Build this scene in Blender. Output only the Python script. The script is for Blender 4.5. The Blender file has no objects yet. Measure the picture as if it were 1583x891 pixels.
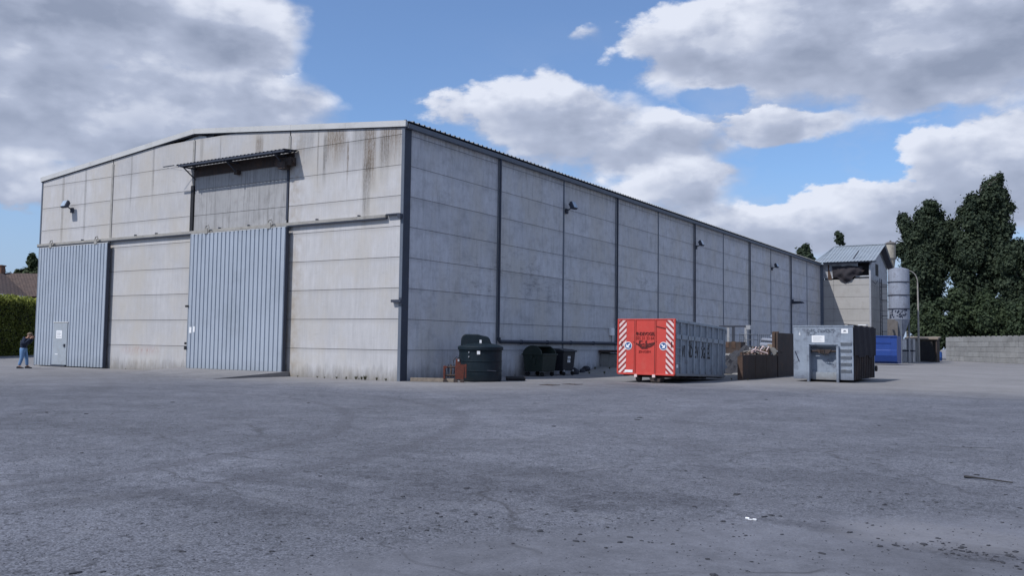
import bpy, bmesh, math, random
from mathutils import Vector, Matrix, noise
R = math.radians
PI = math.pi
SC = bpy.context.scene
COL = SC.collection
rnd = random.Random(7)

# ---------------------------------------------------------------- camera
# world axes: x runs along the gable front (to the right), y along the long side wall, corner at the origin
PHI = 0.5645
cam_d = bpy.data.cameras.new('camera')
cam = bpy.data.objects.new('camera', cam_d)
COL.objects.link(cam)
SC.camera = cam
cr = Vector((0.84520, 0.53429, 0.01308)); cu = Vector((0.02220, -0.05955, 0.99798)); cf = Vector((-0.53399, 0.84320, 0.06219))
m = Matrix((cr, cu, -cf)).transposed().to_4x4()
m.translation = Vector((21.80, -26.48, 1.508))
cam.matrix_world = m
cam_d.sensor_width = 36.0
cam_d.lens = 1372.5 * 36.0 / 1583.0
cam_d.clip_start = 0.1
cam_d.clip_end = 6000

# ---------------------------------------------------------------- light
SUN_TO = Vector((-0.42, -1.0, 1.25)).normalized()
sun_d = bpy.data.lights.new('sun', 'SUN')
sun_d.energy = 3.65
sun_d.angle = R(0.55)
sun_d.color = (1.0, 0.97, 0.945)
sun = bpy.data.objects.new('sun', sun_d)
COL.objects.link(sun)
sun.rotation_euler = SUN_TO.to_track_quat('Z', 'Y').to_euler()
sun.location = (0, -60, 80)
SC.view_settings.view_transform = 'Standard'
SC.view_settings.look = 'None'
SC.view_settings.exposure = 0.0
SC.view_settings.gamma = 1.0
SC.view_settings.use_curve_mapping = False
SC.cycles.max_bounces = 5
SC.cycles.diffuse_bounces = 3
SC.cycles.glossy_bounces = 2
SC.cycles.transparent_max_bounces = 6
SC.cycles.use_denoising = True


class NT:
    """small helper for writing node trees"""
    def __init__(s, tree):
        s.t = tree
        s.t.nodes.clear()

    def n(s, typ, ins=None, **props):
        nd = s.t.nodes.new(typ)
        for k, v in props.items():
            setattr(nd, k, v)
        if ins:
            for k, v in ins.items():
                s.set(nd.inputs[k], v)
        return nd

    def set(s, sock, v):
        if isinstance(v, bpy.types.NodeSocket):
            s.t.links.new(v, sock)
        elif isinstance(v, (tuple, list)) and len(v) == 3 and sock.type == 'RGBA':
            sock.default_value = (*v, 1)
        else:
            sock.default_value = v

    def m(s, op, a, b=0.0, c=0.0, clamp=False):
        nd = s.t.nodes.new('ShaderNodeMath')
        nd.operation = op
        nd.use_clamp = clamp
        s.set(nd.inputs[0], a)
        s.set(nd.inputs[1], b)
        s.set(nd.inputs[2], c)
        return nd.outputs[0]

    def vm(s, op, a, b=(0, 0, 0), c=None):
        nd = s.t.nodes.new('ShaderNodeVectorMath')
        nd.operation = op
        s.set(nd.inputs[0], a)
        s.set(nd.inputs[1], b)
        if c is not None:
            s.set(nd.inputs[2], c)
        return nd.outputs['Value'] if op in ('LENGTH', 'DOT_PRODUCT', 'DISTANCE') else nd.outputs[0]

    def mr(s, v, a, b, c=0.0, d=1.0, smooth=False):
        nd = s.t.nodes.new('ShaderNodeMapRange')
        nd.interpolation_type = 'SMOOTHSTEP' if smooth else 'LINEAR'
        nd.clamp = True
        for i, x in enumerate((v, a, b, c, d)):
            s.set(nd.inputs[i], x)
        return nd.outputs[0]

    def noise(s, vec, scale, detail=4, rough=0.55, dist=0.0, out=0):
        nd = s.n('ShaderNodeTexNoise', {'Vector': vec, 'Scale': scale, 'Detail': detail, 'Roughness': rough, 'Distortion': dist})
        return nd.outputs[out]

    def mix(s, f, a, b, typ='MIX'):
        nd = s.t.nodes.new('ShaderNodeMix')
        nd.data_type = 'RGBA'
        nd.blend_type = typ
        s.set(nd.inputs[0], f)
        s.set(nd.inputs[6], a)
        s.set(nd.inputs[7], b)
        return nd.outputs[2]

    def xyz(s, vec):
        nd = s.n('ShaderNodeSeparateXYZ', {0: vec})
        return nd.outputs[0], nd.outputs[1], nd.outputs[2]

    def comb(s, x, y, z=0.0):
        return s.n('ShaderNodeCombineXYZ', {0: x, 1: y, 2: z}).outputs[0]

    def scale(s, vec, sc):
        return s.vm('MULTIPLY', vec, sc)


# ---------------------------------------------------------------- sky with clouds (world, laid out by direction)
W = bpy.data.worlds.new('World')
SC.world = W
W.use_nodes = True
t = NT(W.node_tree)
sky = t.n('ShaderNodeTexSky', sky_type='NISHITA', sun_disc=False)
sky.sun_elevation = math.asin(SUN_TO.z)
sky.sun_rotation = math.atan2(SUN_TO.x, SUN_TO.y)
sky.air_density = 1.0
sky.dust_density = 0.7
sky.ozone_density = 1.6
d = t.n('ShaderNodeTexCoord').outputs['Generated']
dx, dy, dz = t.xyz(d)
az = t.m('ADD', t.m('ARCTAN2', dx, dy), PHI)
el = t.m('ARCSINE', dz)
dn = t.scale(d, (1.0, 1.0, 1.9))
na = t.n('ShaderNodeTexNoise', {'Vector': dn, 'Scale': 5.5, 'Detail': 7, 'Roughness': 0.60})
nb = t.noise(t.vm('ADD', dn, (-0.0105, -0.010, 0.045)), 5.5, 4, 0.56)
wc = t.vm('SUBTRACT', na.outputs['Color'], (0.5, 0.5, 0.5))
wv = t.n('ShaderNodeVectorMath', {0: wc, 1: (0.15, 0.10, 0.0)}, operation='MULTIPLY').outputs[0]
p2 = t.vm('ADD', t.comb(az, el), wv)


def pe(x, y):
    return ((x - 791) / 1372 * 0.97, (531 - y) / 1372 * 0.98)


# centre x, y, radius x, radius y, strength
BL = [
    (60, 60, 330, 130, 1.15), (330, 90, 140, 80, 0.9), (150, 210, 330, 110, 1.05), (370, 178, 90, 42, 0.75),
    (40, 320, 210, 75, 0.62), (470, 3, 42, 26, 0.5),
    (835, 190, 175, 78, 1.05), (960, 235, 190, 60, 0.85), (1050, 292, 170, 42, 0.75),
    (1090, 80, 165, 75, 1.0), (1330, 60, 270, 110, 1.15), (1500, 100, 250, 110, 1.15), (1240, 205, 110, 32, 0.6),
    (1420, 330, 200, 62, 0.95), (1540, 270, 150, 80, 1.05), (1120, 355, 200, 42, 0.62), (1300, 375, 200, 50, 0.75), (893, 48, 40, 22, 0.3),
]
D = None
HN = HD_ = None
for x, y, rx, ry, s in BL:
    a, b = pe(x, y)
    v = t.vm('MULTIPLY_ADD', p2, (1372 / rx, 1372 / ry, 0), (-a * 1372 / rx, -b * 1372 / ry, 0))
    q = t.m('MULTIPLY_ADD', t.vm('LENGTH', v), -s * 0.9, s)
    D = q if D is None else t.m('SMOOTH_MAX', D, q, 0.14)
    qp = t.m('MAXIMUM', q, 0.0)
    HN = t.m('MULTIPLY_ADD', t.vm('DOT_PRODUCT', v, (-0.42, 0.9, 0)), qp, 0.0 if HN is None else HN)
    HD_ = t.m('ADD', qp, 0.02 if HD_ is None else HD_)
for x, y, rx, ry, s in [(1128, 148, 72, 28, 1.1), (1290, 258, 180, 42, 0.95), (1410, 215, 110, 28, 0.5), (25, 368, 75, 26, 0.8), (575, 60, 130, 110, 1.0), (1180, 300, 70, 30, 0.6), (330, 5, 90, 22, 0.8), (1140, 385, 60, 20, 0.8)]:
    a, b = pe(x, y)
    v = t.vm('MULTIPLY', t.vm('SUBTRACT', p2, (a, b, 0)), (1372 / rx, 1372 / ry, 0))
    D = t.m('SUBTRACT', D, t.m('MAXIMUM', t.m('MULTIPLY_ADD', t.vm('LENGTH', v), -s, s), 0.0))
# the rest of the sky (out of frame) carries scattered clouds too
far = t.mr(t.m('ABSOLUTE', az), 0.62, 0.80)
hi = t.mr(el, 0.42, 0.6)
out = t.m('MAXIMUM', far, hi)
big = t.m('MULTIPLY_ADD', t.noise(dn, 1.8, 3), 4.0, -2.0)
D = t.m('ADD', t.m('MULTIPLY', D, t.m('SUBTRACT', 1.0, out)), t.m('MULTIPLY', big, out))
nf = na.outputs['Fac']
D = t.m('MULTIPLY_ADD', t.m('SUBTRACT', nf, 0.5), 1.45, D)
vb_ = t.n('ShaderNodeTexVoronoi', {'Vector': t.vm('ADD', dn, t.scale(wc, (0.05, 0.05, 0.05))), 'Scale': 13.0, 'Detail': 2.0, 'Roughness': 0.6, 'Smoothness': 0.35}, feature='SMOOTH_F1', normalize=True).outputs['Distance']
puff = t.m('SUBTRACT', 0.32, vb_)
D = t.m('MULTIPLY_ADD', puff, 0.75, D)
hl = t.m('DIVIDE', HN, HD_)
soft = t.m('MULTIPLY_ADD', t.mr(hl, -0.5, 0.45), -0.26, 0.46)
alpha = t.m('POWER', t.mr(D, 0.0, soft, smooth=True), 0.9)
veil = t.m('MULTIPLY', t.mr(t.noise(t.vm('ADD', dn, t.scale(wc, (0.12, 0.12, 0.12))), 3.4, 5, 0.6), 0.44, 0.66, 0, 0.55), t.mr(az, -0.12, 0.12))
veil = t.m('MULTIPLY', veil, t.mr(el, 0.36, 0.22))
core = t.mr(D, 0.22, 0.95, smooth=True)
rel = t.mr(t.m('SUBTRACT', nf, nb), -0.10, 0.12)
br = t.m('ADD', t.m('MULTIPLY_ADD', t.m('SUBTRACT', 1.0, core), 0.34, 0.05), t.m('MULTIPLY', t.mr(hl, -0.45, 0.55), 0.42))
br = t.m('ADD', br, t.m('ADD', t.m('MULTIPLY', puff, 0.8), t.m('MULTIPLY', t.m('SUBTRACT', rel, 0.35), 0.58)), clamp=True)
ccol = t.n('ShaderNodeValToRGB', {0: br})
e = ccol.color_ramp.elements
e[0].position = 0.0
e[0].color = (2.35, 2.75, 3.75, 1)
e[1].position = 0.92
e[1].color = (6.5, 6.85, 7.8, 1)
x_ = ccol.color_ramp.elements.new(0.5)
x_.color = (3.75, 4.2, 5.4, 1)
skyc = t.mix(1.0, sky.outputs[0], (0.79, 1.0, 1.27), 'MULTIPLY')
skyc = t.mix(t.mr(el, 0.19, 0.02, 0.0, 0.85), skyc, (2.9, 3.75, 5.55))
skyc = t.mix(0.10, skyc, (3.6, 4.3, 5.8))
skyc = t.mix(veil, skyc, (4.0, 4.55, 5.9))
fin = t.mix(t.m('MULTIPLY', alpha, 0.97), skyc, ccol.outputs[0])
bg = t.n('ShaderNodeBackground', {'Color': fin, 'Strength': 0.12})
wo = t.n('ShaderNodeOutputWorld', {'Surface': bg.outputs[0]})
W.cycles.sampling_method = 'MANUAL'
W.cycles.sample_map_resolution = 512


# ---------------------------------------------------------------- materials
def new_mat(name):
    mt = bpy.data.materials.new(name)
    mt.use_nodes = True
    return mt, NT(mt.node_tree)


def finish(t, col, rough=0.8, metal=0.0, bump=None, bstr=0.3, bdist=0.01, spec=0.3):
    b = t.n('ShaderNodeBsdfPrincipled', {'Base Color': col, 'Roughness': rough, 'Metallic': metal, 'Specular IOR Level': spec})
    if bump is not None:
        bp = t.n('ShaderNodeBump', {'Height': bump, 'Strength': bstr, 'Distance': bdist})
        t.t.links.new(bp.outputs[0], b.inputs['Normal'])
    t.n('ShaderNodeOutputMaterial', {'Surface': b.outputs[0]})


def grime(name, base, var=0.18, scale=1.5, rough=0.7, metal=0.0, dirt=(0.06, 0.05, 0.04), amt=0.3, streak=0.0, island=0.0,
          bump=0.15, bscale=40.0, low=None, spec=0.3):
    """worn paint / metal / concrete: mottled base, dirt patches, vertical runs"""
    mt, t = new_mat(name)
    co = t.n('ShaderNodeTexCoord').outputs['Object']
    n1 = t.noise(co, scale, 6, 0.6)
    n2 = t.noise(co, scale * 5, 5, 0.65)
    f = t.m('ADD', t.m('MULTIPLY', n1, 0.6), t.m('MULTIPLY', n2, 0.4))
    k = t.mr(f, 0.3, 0.7, 1 - var, 1 + var)
    if island:
        g = t.n('ShaderNodeNewGeometry').outputs['Random Per Island']
        k = t.m('MULTIPLY', k, t.mr(g, 0, 1, 1 - island, 1 + island))
    c = t.n('ShaderNodeVectorMath', {0: (*base,), 1: t.comb(k, k, k)}, operation='MULTIPLY').outputs[0]
    dm = t.mr(t.noise(co, scale * 1.7, 8, 0.7), 0.52, 0.68, 0, amt)
    c = t.mix(dm, c, dirt)
    if streak:
        sv = t.noise(t.scale(co, (9, 9, 0.35)), 1.6, 5, 0.7)
        c = t.mix(t.mr(sv, 0.5, 0.72, 0, streak), c, dirt)
    if low:
        z = t.xyz(co)[2]
        lm = t.mr(t.m('ADD', z, t.m('MULTIPLY', n2, 0.3 * low)), low * 1.1, 0.1 * low, 0, 0.6)
        c = t.mix(lm, c, dirt)
    finish(t, c, rough, metal, t.noise(co, bscale, 4, 0.6), bump, 0.01, spec)
    return mt


def leafmat(name, c1, c2, c3=None):
    mt, t = new_mat(name)
    g = t.n('ShaderNodeNewGeometry').outputs['Random Per Island']
    co = t.n('ShaderNodeTexCoord').outputs['Object']
    n = t.noise(co, 0.55, 3)
    f = t.m('ADD', t.m('MULTIPLY', g, 0.6), t.mr(n, 0.35, 0.65, 0, 0.4))
    c = t.mix(f, c1, c2)
    b = t.n('ShaderNodeBsdfPrincipled', {'Base Color': c, 'Roughness': 0.65, 'Specular IOR Level': 0.15})
    tr = t.n('ShaderNodeBsdfTranslucent', {'Color': c})
    mx = t.n('ShaderNodeMixShader', {0: 0.25, 1: b.outputs[0], 2: tr.outputs[0]})
    t.n('ShaderNodeOutputMaterial', {'Surface': mx.outputs[0]})
    return mt


def wall_mat(name, base, kind):
    """precast concrete panels; kind 'front' carries the roof run stains, 'side' the dark scuffs"""
    mt, t = new_mat(name)
    co = t.n('ShaderNodeTexCoord').outputs['Object']
    x, y, z = t.xyz(co)
    isl = t.n('ShaderNodeNewGeometry').outputs['Random Per Island']
    n1 = t.noise(co, 0.6, 5, 0.6)
    n2 = t.noise(t.scale(co, (1, 1, 0.25)), 5, 6, 0.65)
    n3 = t.noise(co, 26, 4, 0.7)
    k = t.m('MULTIPLY_ADD', n1, 0.36, 0.82)
    k = t.m('MULTIPLY', k, t.mr(isl, 0, 1, 0.935, 1.06))
    k = t.m('MULTIPLY', k, t.mr(n2, 0.3, 0.7, 0.93, 1.06))
    k = t.m('MULTIPLY', k, t.mr(n3, 0.3, 0.7, 0.95, 1.04))
    # fine vertical run-off streaks
    sv = t.noise(t.scale(co, (7, 7, 0.18)), 2.2, 6, 0.75)
    k = t.m('MULTIPLY', k, t.mr(sv, 0.45, 0.8, 1.03, 0.86))
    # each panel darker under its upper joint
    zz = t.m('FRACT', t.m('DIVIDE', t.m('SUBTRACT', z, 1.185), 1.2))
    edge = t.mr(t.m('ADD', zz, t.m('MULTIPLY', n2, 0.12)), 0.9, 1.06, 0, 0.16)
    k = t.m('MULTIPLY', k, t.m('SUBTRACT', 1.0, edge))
    c = t.n('ShaderNodeVectorMath', {0: base, 1: t.comb(k, k, k)}, operation='MULTIPLY').outputs[0]
    # warm patches
    c = t.mix(t.mr(t.noise(t.scale(co, (1, 1, 0.6)), 0.45, 5, 0.65), 0.45, 0.62, 0, 0.65), c, (base[0] * 0.95, base[1] * 0.90, base[2] * 0.80))
    # splash dirt near the ground
    sp = t.mr(t.m('ADD', z, t.m('MULTIPLY', n2, 0.9)), 1.0, 0.35, 0, 0.7)
    c = t.mix(sp, c, (0.10, 0.09, 0.075) if kind == 'front' else (0.07, 0.07, 0.075))
    if kind == 'front':
        st = t.noise(t.scale(co, (16, 1, 0.5)), 1.0, 6, 0.8)
        st2 = t.noise(t.scale(co, (9, 1, 3.5)), 2.0, 6, 0.8)
        # x centre, half width, top, bottom, strength, brownness
        for xc, hw, zt, zb, s, brn in [
                (-8.15, 0.30, 10.3, 8.95, 0.75, 1), (-1.75, 0.42, 10.3, 8.0, 1.0, 1), (-1.9, 0.28, 8.6, 6.4, 0.6, 0),
                (-0.75, 0.65, 10.2, 8.9, 0.9, 1), (-3.6, 0.75, 10.2, 9.1, 0.85, 1), (-2.3, 0.5, 10.2, 9.0, 0.5, 0), (-5.2, 0.5, 10.2, 9.3, 0.45, 0), (-4.2, 0.13, 9.9, 8.3, 0.8, 0), (-2.94, 0.06, 9.5, 8.2, 1.0, 1),
                (-4.6, 0.05, 10.2, 8.4, 0.6, 0), (-5.7, 0.25, 10.0, 9.2, 0.4, 0), (-1.0, 0.35, 9.5, 8.2, 0.5, 0), (-0.2, 0.08, 10.0, 8.9, 0.6, 1), (-10.7, 0.05, 10.6, 9.2, 0.5, 0),
                (-15.5, 0.10, 10.8, 8.4, 0.55, 0), (-17.2, 0.08, 10.6, 8.0, 0.45, 0), (-21.0, 0.12, 10.3, 6.8, 0.5, 0), (-23.0, 0.13, 10.2, 6.5, 0.5, 0), (-12.0, 0.15, 11.0, 9.5, 0.4, 0)]:
            mx = t.mr(t.m('ABSOLUTE', t.m('SUBTRACT', t.m('ADD', x, t.m('MULTIPLY', t.m('SUBTRACT', n2, 0.5), 0.12)), xc)), hw, hw * 0.45, 0, 1, True)
            mz = t.m('MULTIPLY', t.mr(t.m('ADD', z, t.m('MULTIPLY', st, 1.4)), zb + 0.1, zb + 1.3), t.mr(z, zt + 0.3, zt - 0.1))
            mk = t.m('MULTIPLY', t.m('MULTIPLY', mx, mz), t.mr(t.m('ADD', t.m('MULTIPLY', st, 0.6), t.m('MULTIPLY', st2, 0.4)), 0.40, 0.58, 0.1, s))
            c = t.mix(mk, c, (0.115, 0.078, 0.042) if brn else (0.10, 0.095, 0.085))
        # dusty ochre at the right of the doors and a faint reddish wash low down
        m1 = t.m('MULTIPLY', t.mr(t.m('ABSOLUTE', t.m('ADD', x, 5.9)), 0.8, 0.1), t.mr(t.noise(co, 3, 5), 0.4, 0.65, 0, 0.4))
        c = t.mix(m1, c, (0.26, 0.20, 0.13))
        m2 = t.m('MULTIPLY', t.mr(t.m('ABSOLUTE', t.m('SUBTRACT', z, 0.95)), 0.3, 0.05), t.mr(t.m('ABSOLUTE', t.m('ADD', x, 16.0)), 1.8, 0.8))
        m2 = t.m('MULTIPLY', m2, t.mr(t.noise(t.scale(co, (5, 1, 1)), 2.5, 6, 0.8), 0.45, 0.62, 0, 0.55))
        c = t.mix(m2, c, (0.30, 0.13, 0.10))
        sc = t.m('MULTIPLY', t.mr(t.m('ABSOLUTE', t.m('SUBTRACT', zz, 0.45)), 0.3, 0.05), t.mr(t.noise(t.scale(co, (1.2, 1, 5)), 1.6, 6, 0.8), 0.57, 0.7, 0, 0.35))
        c = t.mix(sc, c, (0.15, 0.145, 0.15))
    else:
        n4 = t.m('MULTIPLY_ADD', t.m('SUBTRACT', t.noise(co, 0.33, 3), 0.5), 0.55, t.noise(t.scale(co, (1, 0.9, 3.2)), 1.7, 7, 0.78))
        band = t.mr(t.m('ABSOLUTE', t.m('SUBTRACT', z, 4.5)), 2.0, 0.6)
        mk = t.m('MULTIPLY', band, t.mr(n4, 0.57, 0.72, 0, 0.5))
        c = t.mix(mk, c, (0.10, 0.10, 0.115))
        n5 = t.noise(t.scale(co, (1, 3, 0.5)), 1.2, 6, 0.8)
        c = t.mix(t.mr(n5, 0.52, 0.72, 0, 0.5), c, (0.19, 0.19, 0.20))
        c = t.mix(t.mr(t.noise(t.scale(co, (1, 1, 1.8)), 0.9, 7, 0.75), 0.48, 0.66, 0, 0.4), c, (0.26, 0.26, 0.27))
        topm = t.m('MULTIPLY', t.mr(z, 9.0, 9.9), t.mr(n2, 0.4, 0.65, 0, 0.6))
        c = t.mix(topm, c, (0.11, 0.11, 0.105))
    finish(t, c, 0.9, 0, t.m('ADD', t.m('MULTIPLY', n3, 0.6), n2), 0.25, 0.01, 0.2)
    return mt


M = {}
M['front'] = wall_mat('concrete_front', (0.455, 0.45, 0.455), 'front')
M['side'] = wall_mat('concrete_side', (0.54, 0.545, 0.57), 'side')
M['dirtywall'] = grime('concrete_stained', (0.33, 0.33, 0.335), 0.14, 0.8, 0.9, 0, (0.13, 0.125, 0.12), 0.3, 0.75, 0.03)
M['joint'] = grime('joint_shadow', (0.09, 0.09, 0.10), 0.1)
M['trim'] = grime('slate_blue_trim', (0.115, 0.135, 0.17), 0.12, 1.0, 0.55, 0.0, (0.07, 0.07, 0.08), 0.2)
M['trimdark'] = grime('dark_steel', (0.048, 0.056, 0.078), 0.15, 1.2, 0.6, 0.2)
M['fascia'] = grime('pale_fascia', (0.50, 0.50, 0.49), 0.08, 0.5, 0.5, 0.0, (0.25, 0.25, 0.24), 0.3)
M['roof'] = grime('grey_roof_sheet', (0.20, 0.21, 0.22), 0.12, 0.3, 0.5, 0.3, (0.10, 0.10, 0.10), 0.3)
M['door'] = grime('blue_grey_sheet', (0.37, 0.41, 0.465), 0.08, 0.35, 0.45, 0.15, (0.24, 0.27, 0.30), 0.35, 0.18, low=0.7)
M['wicket'] = grime('grey_door_leaf', (0.33, 0.365, 0.40), 0.12, 1.5, 0.5, 0.1, (0.24, 0.24, 0.23), 0.4)
M['galv'] = grime('galvanised', (0.42, 0.43, 0.45), 0.12, 3, 0.45, 0.5, (0.25, 0.25, 0.25), 0.4)
M['rail'] = grime('weathered_rail', (0.30, 0.29, 0.27), 0.2, 2, 0.7, 0.0, (0.12, 0.10, 0.08), 0.5)
M['black'] = grime('black_rubber', (0.018, 0.018, 0.02), 0.2, 3, 0.6)
M['bulb'] = grime('lamp_glass', (0.35, 0.42, 0.5), 0.05, 3, 0.15, 0, spec=0.6)
M['white'] = grime('white_label', (0.78, 0.79, 0.80), 0.05, 6, 0.5, 0, (0.4, 0.4, 0.4), 0.2)
M['tank'] = grime('dark_green_plastic', (0.007, 0.015, 0.022), 0.25, 1.5, 0.5, 0, (0.025, 0.03, 0.035), 0.3, 0.2, low=0.25, spec=0.25)
M['bingreen'] = grime('green_bin_plastic', (0.018, 0.029, 0.024), 0.2, 2, 0.55, 0, (0.05, 0.05, 0.045), 0.4, 0.2, low=0.3)
M['binblack'] = grime('anthracite_bin_plastic', (0.020, 0.022, 0.028), 0.2, 2, 0.55, 0, (0.05, 0.05, 0.05), 0.3, 0.2)
M['orange'] = grime('worn_orange_paint', (0.115, 0.030, 0.020), 0.35, 5, 0.75, 0, (0.035, 0.025, 0.022), 0.95, 0.5)
M['redface'] = grime('signal_red_paint', (0.52, 0.058, 0.045), 0.10, 1.2, 0.5, 0, (0.50, 0.12, 0.09), 0.35, 0.15, bump=0.35, bscale=3.0)
M['redtext'] = grime('dark_red_lettering', (0.075, 0.012, 0.012), 0.3, 8, 0.6, 0, (0.4, 0.05, 0.03), 0.55)
M['dimtext'] = grime('faded_red_lettering', (0.20, 0.018, 0.015), 0.3, 8, 0.6, 0, (0.5, 0.05, 0.03), 0.6)
M['hatch'] = grime('pale_hatching', (0.70, 0.55, 0.53), 0.12, 4, 0.5, 0, (0.55, 0.2, 0.15), 0.4)
M['hatchred'] = grime('hatching_red', (0.30, 0.035, 0.035), 0.12, 4, 0.5)
M['signblue'] = grime('sign_blue', (0.03, 0.09, 0.25), 0.08, 5, 0.4)
M['contgrey'] = grime('grey_container_paint', (0.30, 0.335, 0.375), 0.16, 1.6, 0.6, 0.05, (0.12, 0.10, 0.085), 0.5, 0.25, low=0.35)
M['contpanel'] = grime('grey_container_plate', (0.24, 0.27, 0.31), 0.18, 1.6, 0.6, 0.05, (0.11, 0.095, 0.085), 0.5, 0.35)
M['contblue'] = grime('chipped_blue_grey_paint', (0.245, 0.285, 0.345), 0.2, 1.3, 0.6, 0.05, (0.07, 0.075, 0.10), 0.75, 0.3, low=0.4)
M['tarp'] = grime('dark_mesh_tarp', (0.030, 0.028, 0.034), 0.2, 2, 0.85, 0, (0.05, 0.04, 0.04), 0.3, 0.5)
M['rust'] = grime('rusty_steel', (0.085, 0.055, 0.042), 0.4, 3, 0.85, 0, (0.035, 0.025, 0.02), 0.7, 0.5)
M['rustdark'] = grime('blackened_steel', (0.050, 0.040, 0.038), 0.3, 1.5, 0.8, 0, (0.10, 0.055, 0.035), 0.45, 0.5)
M['wood'] = grime('weathered_timber', (0.24, 0.20, 0.16), 0.3, 6, 0.85, 0, (0.08, 0.07, 0.06), 0.5)
M['blue'] = grime('cobalt_container_paint', (0.022, 0.058, 0.24), 0.12, 1.0, 0.4, 0.0, (0.03, 0.05, 0.16), 0.4, 0.2)
M['bluedrum'] = grime('blue_drum_plastic', (0.03, 0.09, 0.30), 0.1, 2, 0.5)
M['silo'] = grime('chalky_silo_metal', (0.22, 0.245, 0.30), 0.2, 1.2, 0.7, 0.0, (0.12, 0.12, 0.14), 0.7, 0.6)
M['silodark'] = grime('brown_silo_skirt', (0.13, 0.12, 0.115), 0.2, 1.5, 0.8, 0, (0.06, 0.05, 0.045), 0.5, 0.5)
M['cyclone'] = grime('beige_cyclone_metal', (0.36, 0.33, 0.27), 0.2, 1.2, 0.7, 0.0, (0.12, 0.11, 0.10), 0.6, 0.5)
M['tower'] = grime('beige_concrete_panels', (0.37, 0.36, 0.345), 0.1, 0.6, 0.9, 0, (0.27, 0.25, 0.22), 0.45, 0.35, 0.05)
M['cladding'] = grime('pale_tower_cladding', (0.40, 0.42, 0.45), 0.2, 1.5, 0.6, 0.1, (0.16, 0.15, 0.15), 0.6, 0.6)
M['towerroof'] = grime('tower_roof_sheet', (0.27, 0.31, 0.35), 0.1, 0.6, 0.5, 0.1, (0.16, 0.17, 0.18), 0.4)
M['blocks'] = grime('concrete_blocks', (0.24, 0.24, 0.235), 0.2, 0.6, 0.9, 0, (0.12, 0.12, 0.115), 0.6, 0.25, 0.12)
M['brick'] = grime('brown_brick', (0.17, 0.09, 0.06), 0.2, 3, 0.85, 0, (0.1, 0.06, 0.05), 0.4)
M['bark'] = grime('bark', (0.10, 0.09, 0.08), 0.3, 3, 0.9, 0, (0.04, 0.035, 0.03), 0.6, 0.5)
M['leaf'] = leafmat('poplar_leaves', (0.020, 0.033, 0.023), (0.066, 0.088, 0.052))
M['leaf2'] = leafmat('shrub_leaves', (0.022, 0.036, 0.022), (0.068, 0.094, 0.046))
M['leaf3'] = leafmat('garden_tree_leaves', (0.025, 0.04, 0.02), (0.07, 0.09, 0.045))
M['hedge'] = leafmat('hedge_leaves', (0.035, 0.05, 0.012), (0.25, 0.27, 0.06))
M['hedgetop'] = leafmat('hedge_sunlit_leaves', (0.12, 0.15, 0.03), (0.36, 0.38, 0.09))  # brighter copy of the hedge leaves, sunlight on the top put into the colour
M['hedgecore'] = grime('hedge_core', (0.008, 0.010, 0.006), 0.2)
M['weed'] = leafmat('weed_leaves', (0.05, 0.055, 0.03), (0.15, 0.14, 0.08))
M['skin'] = grime('skin', (0.42, 0.25, 0.18), 0.05)
M['jacket'] = grime('navy_jacket', (0.014, 0.022, 0.045), 0.25, 6, 0.85)
M['jeans'] = grime('light_blue_denim', (0.12, 0.22, 0.38), 0.2, 7, 0.9, 0, (0.22, 0.30, 0.42), 0.4)
M['shoe'] = grime('dark_shoe', (0.02, 0.02, 0.025), 0.2)
M['hair'] = grime('dark_blond_hair', (0.16, 0.12, 0.085), 0.3, 20)
M['clod'] = grime('dried_mud', (0.045, 0.047, 0.056), 0.3, 8, 0.95, 0, (0.03, 0.03, 0.035), 0.4)
M['darkhole'] = grime('interior_shade', (0.012, 0.012, 0.014), 0.2)
M['slab'] = grime('old_concrete', (0.24, 0.235, 0.225), 0.2, 1.2, 0.9, 0, (0.10, 0.09, 0.08), 0.6, 0.2)


def roof_tile_mat():
    mt, t = new_mat('brown_roof_tiles')
    co = t.n('ShaderNodeTexCoord').outputs['Object']
    br = t.n('ShaderNodeTexBrick', {'Vector': t.scale(t.comb(t.xyz(co)[0], t.m('ADD', t.xyz(co)[1], t.xyz(co)[2])), (1, 1, 1)), 'Color1': (0.12, 0.085, 0.070, 1), 'Color2': (0.08, 0.058, 0.050, 1),
                                    'Mortar': (0.03, 0.02, 0.02, 1), 'Scale': 1.0, 'Mortar Size': 0.03, 'Brick Width': 0.34, 'Row Height': 0.36})
    c = t.mix(t.mr(t.noise(co, 0.8, 5), 0.45, 0.7, 0, 0.5), br.outputs[0], (0.09, 0.07, 0.06))
    finish(t, c, 0.8, 0, br.outputs['Fac'], -0.6, 0.03)
    return mt


M['tiles'] = roof_tile_mat()


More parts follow.
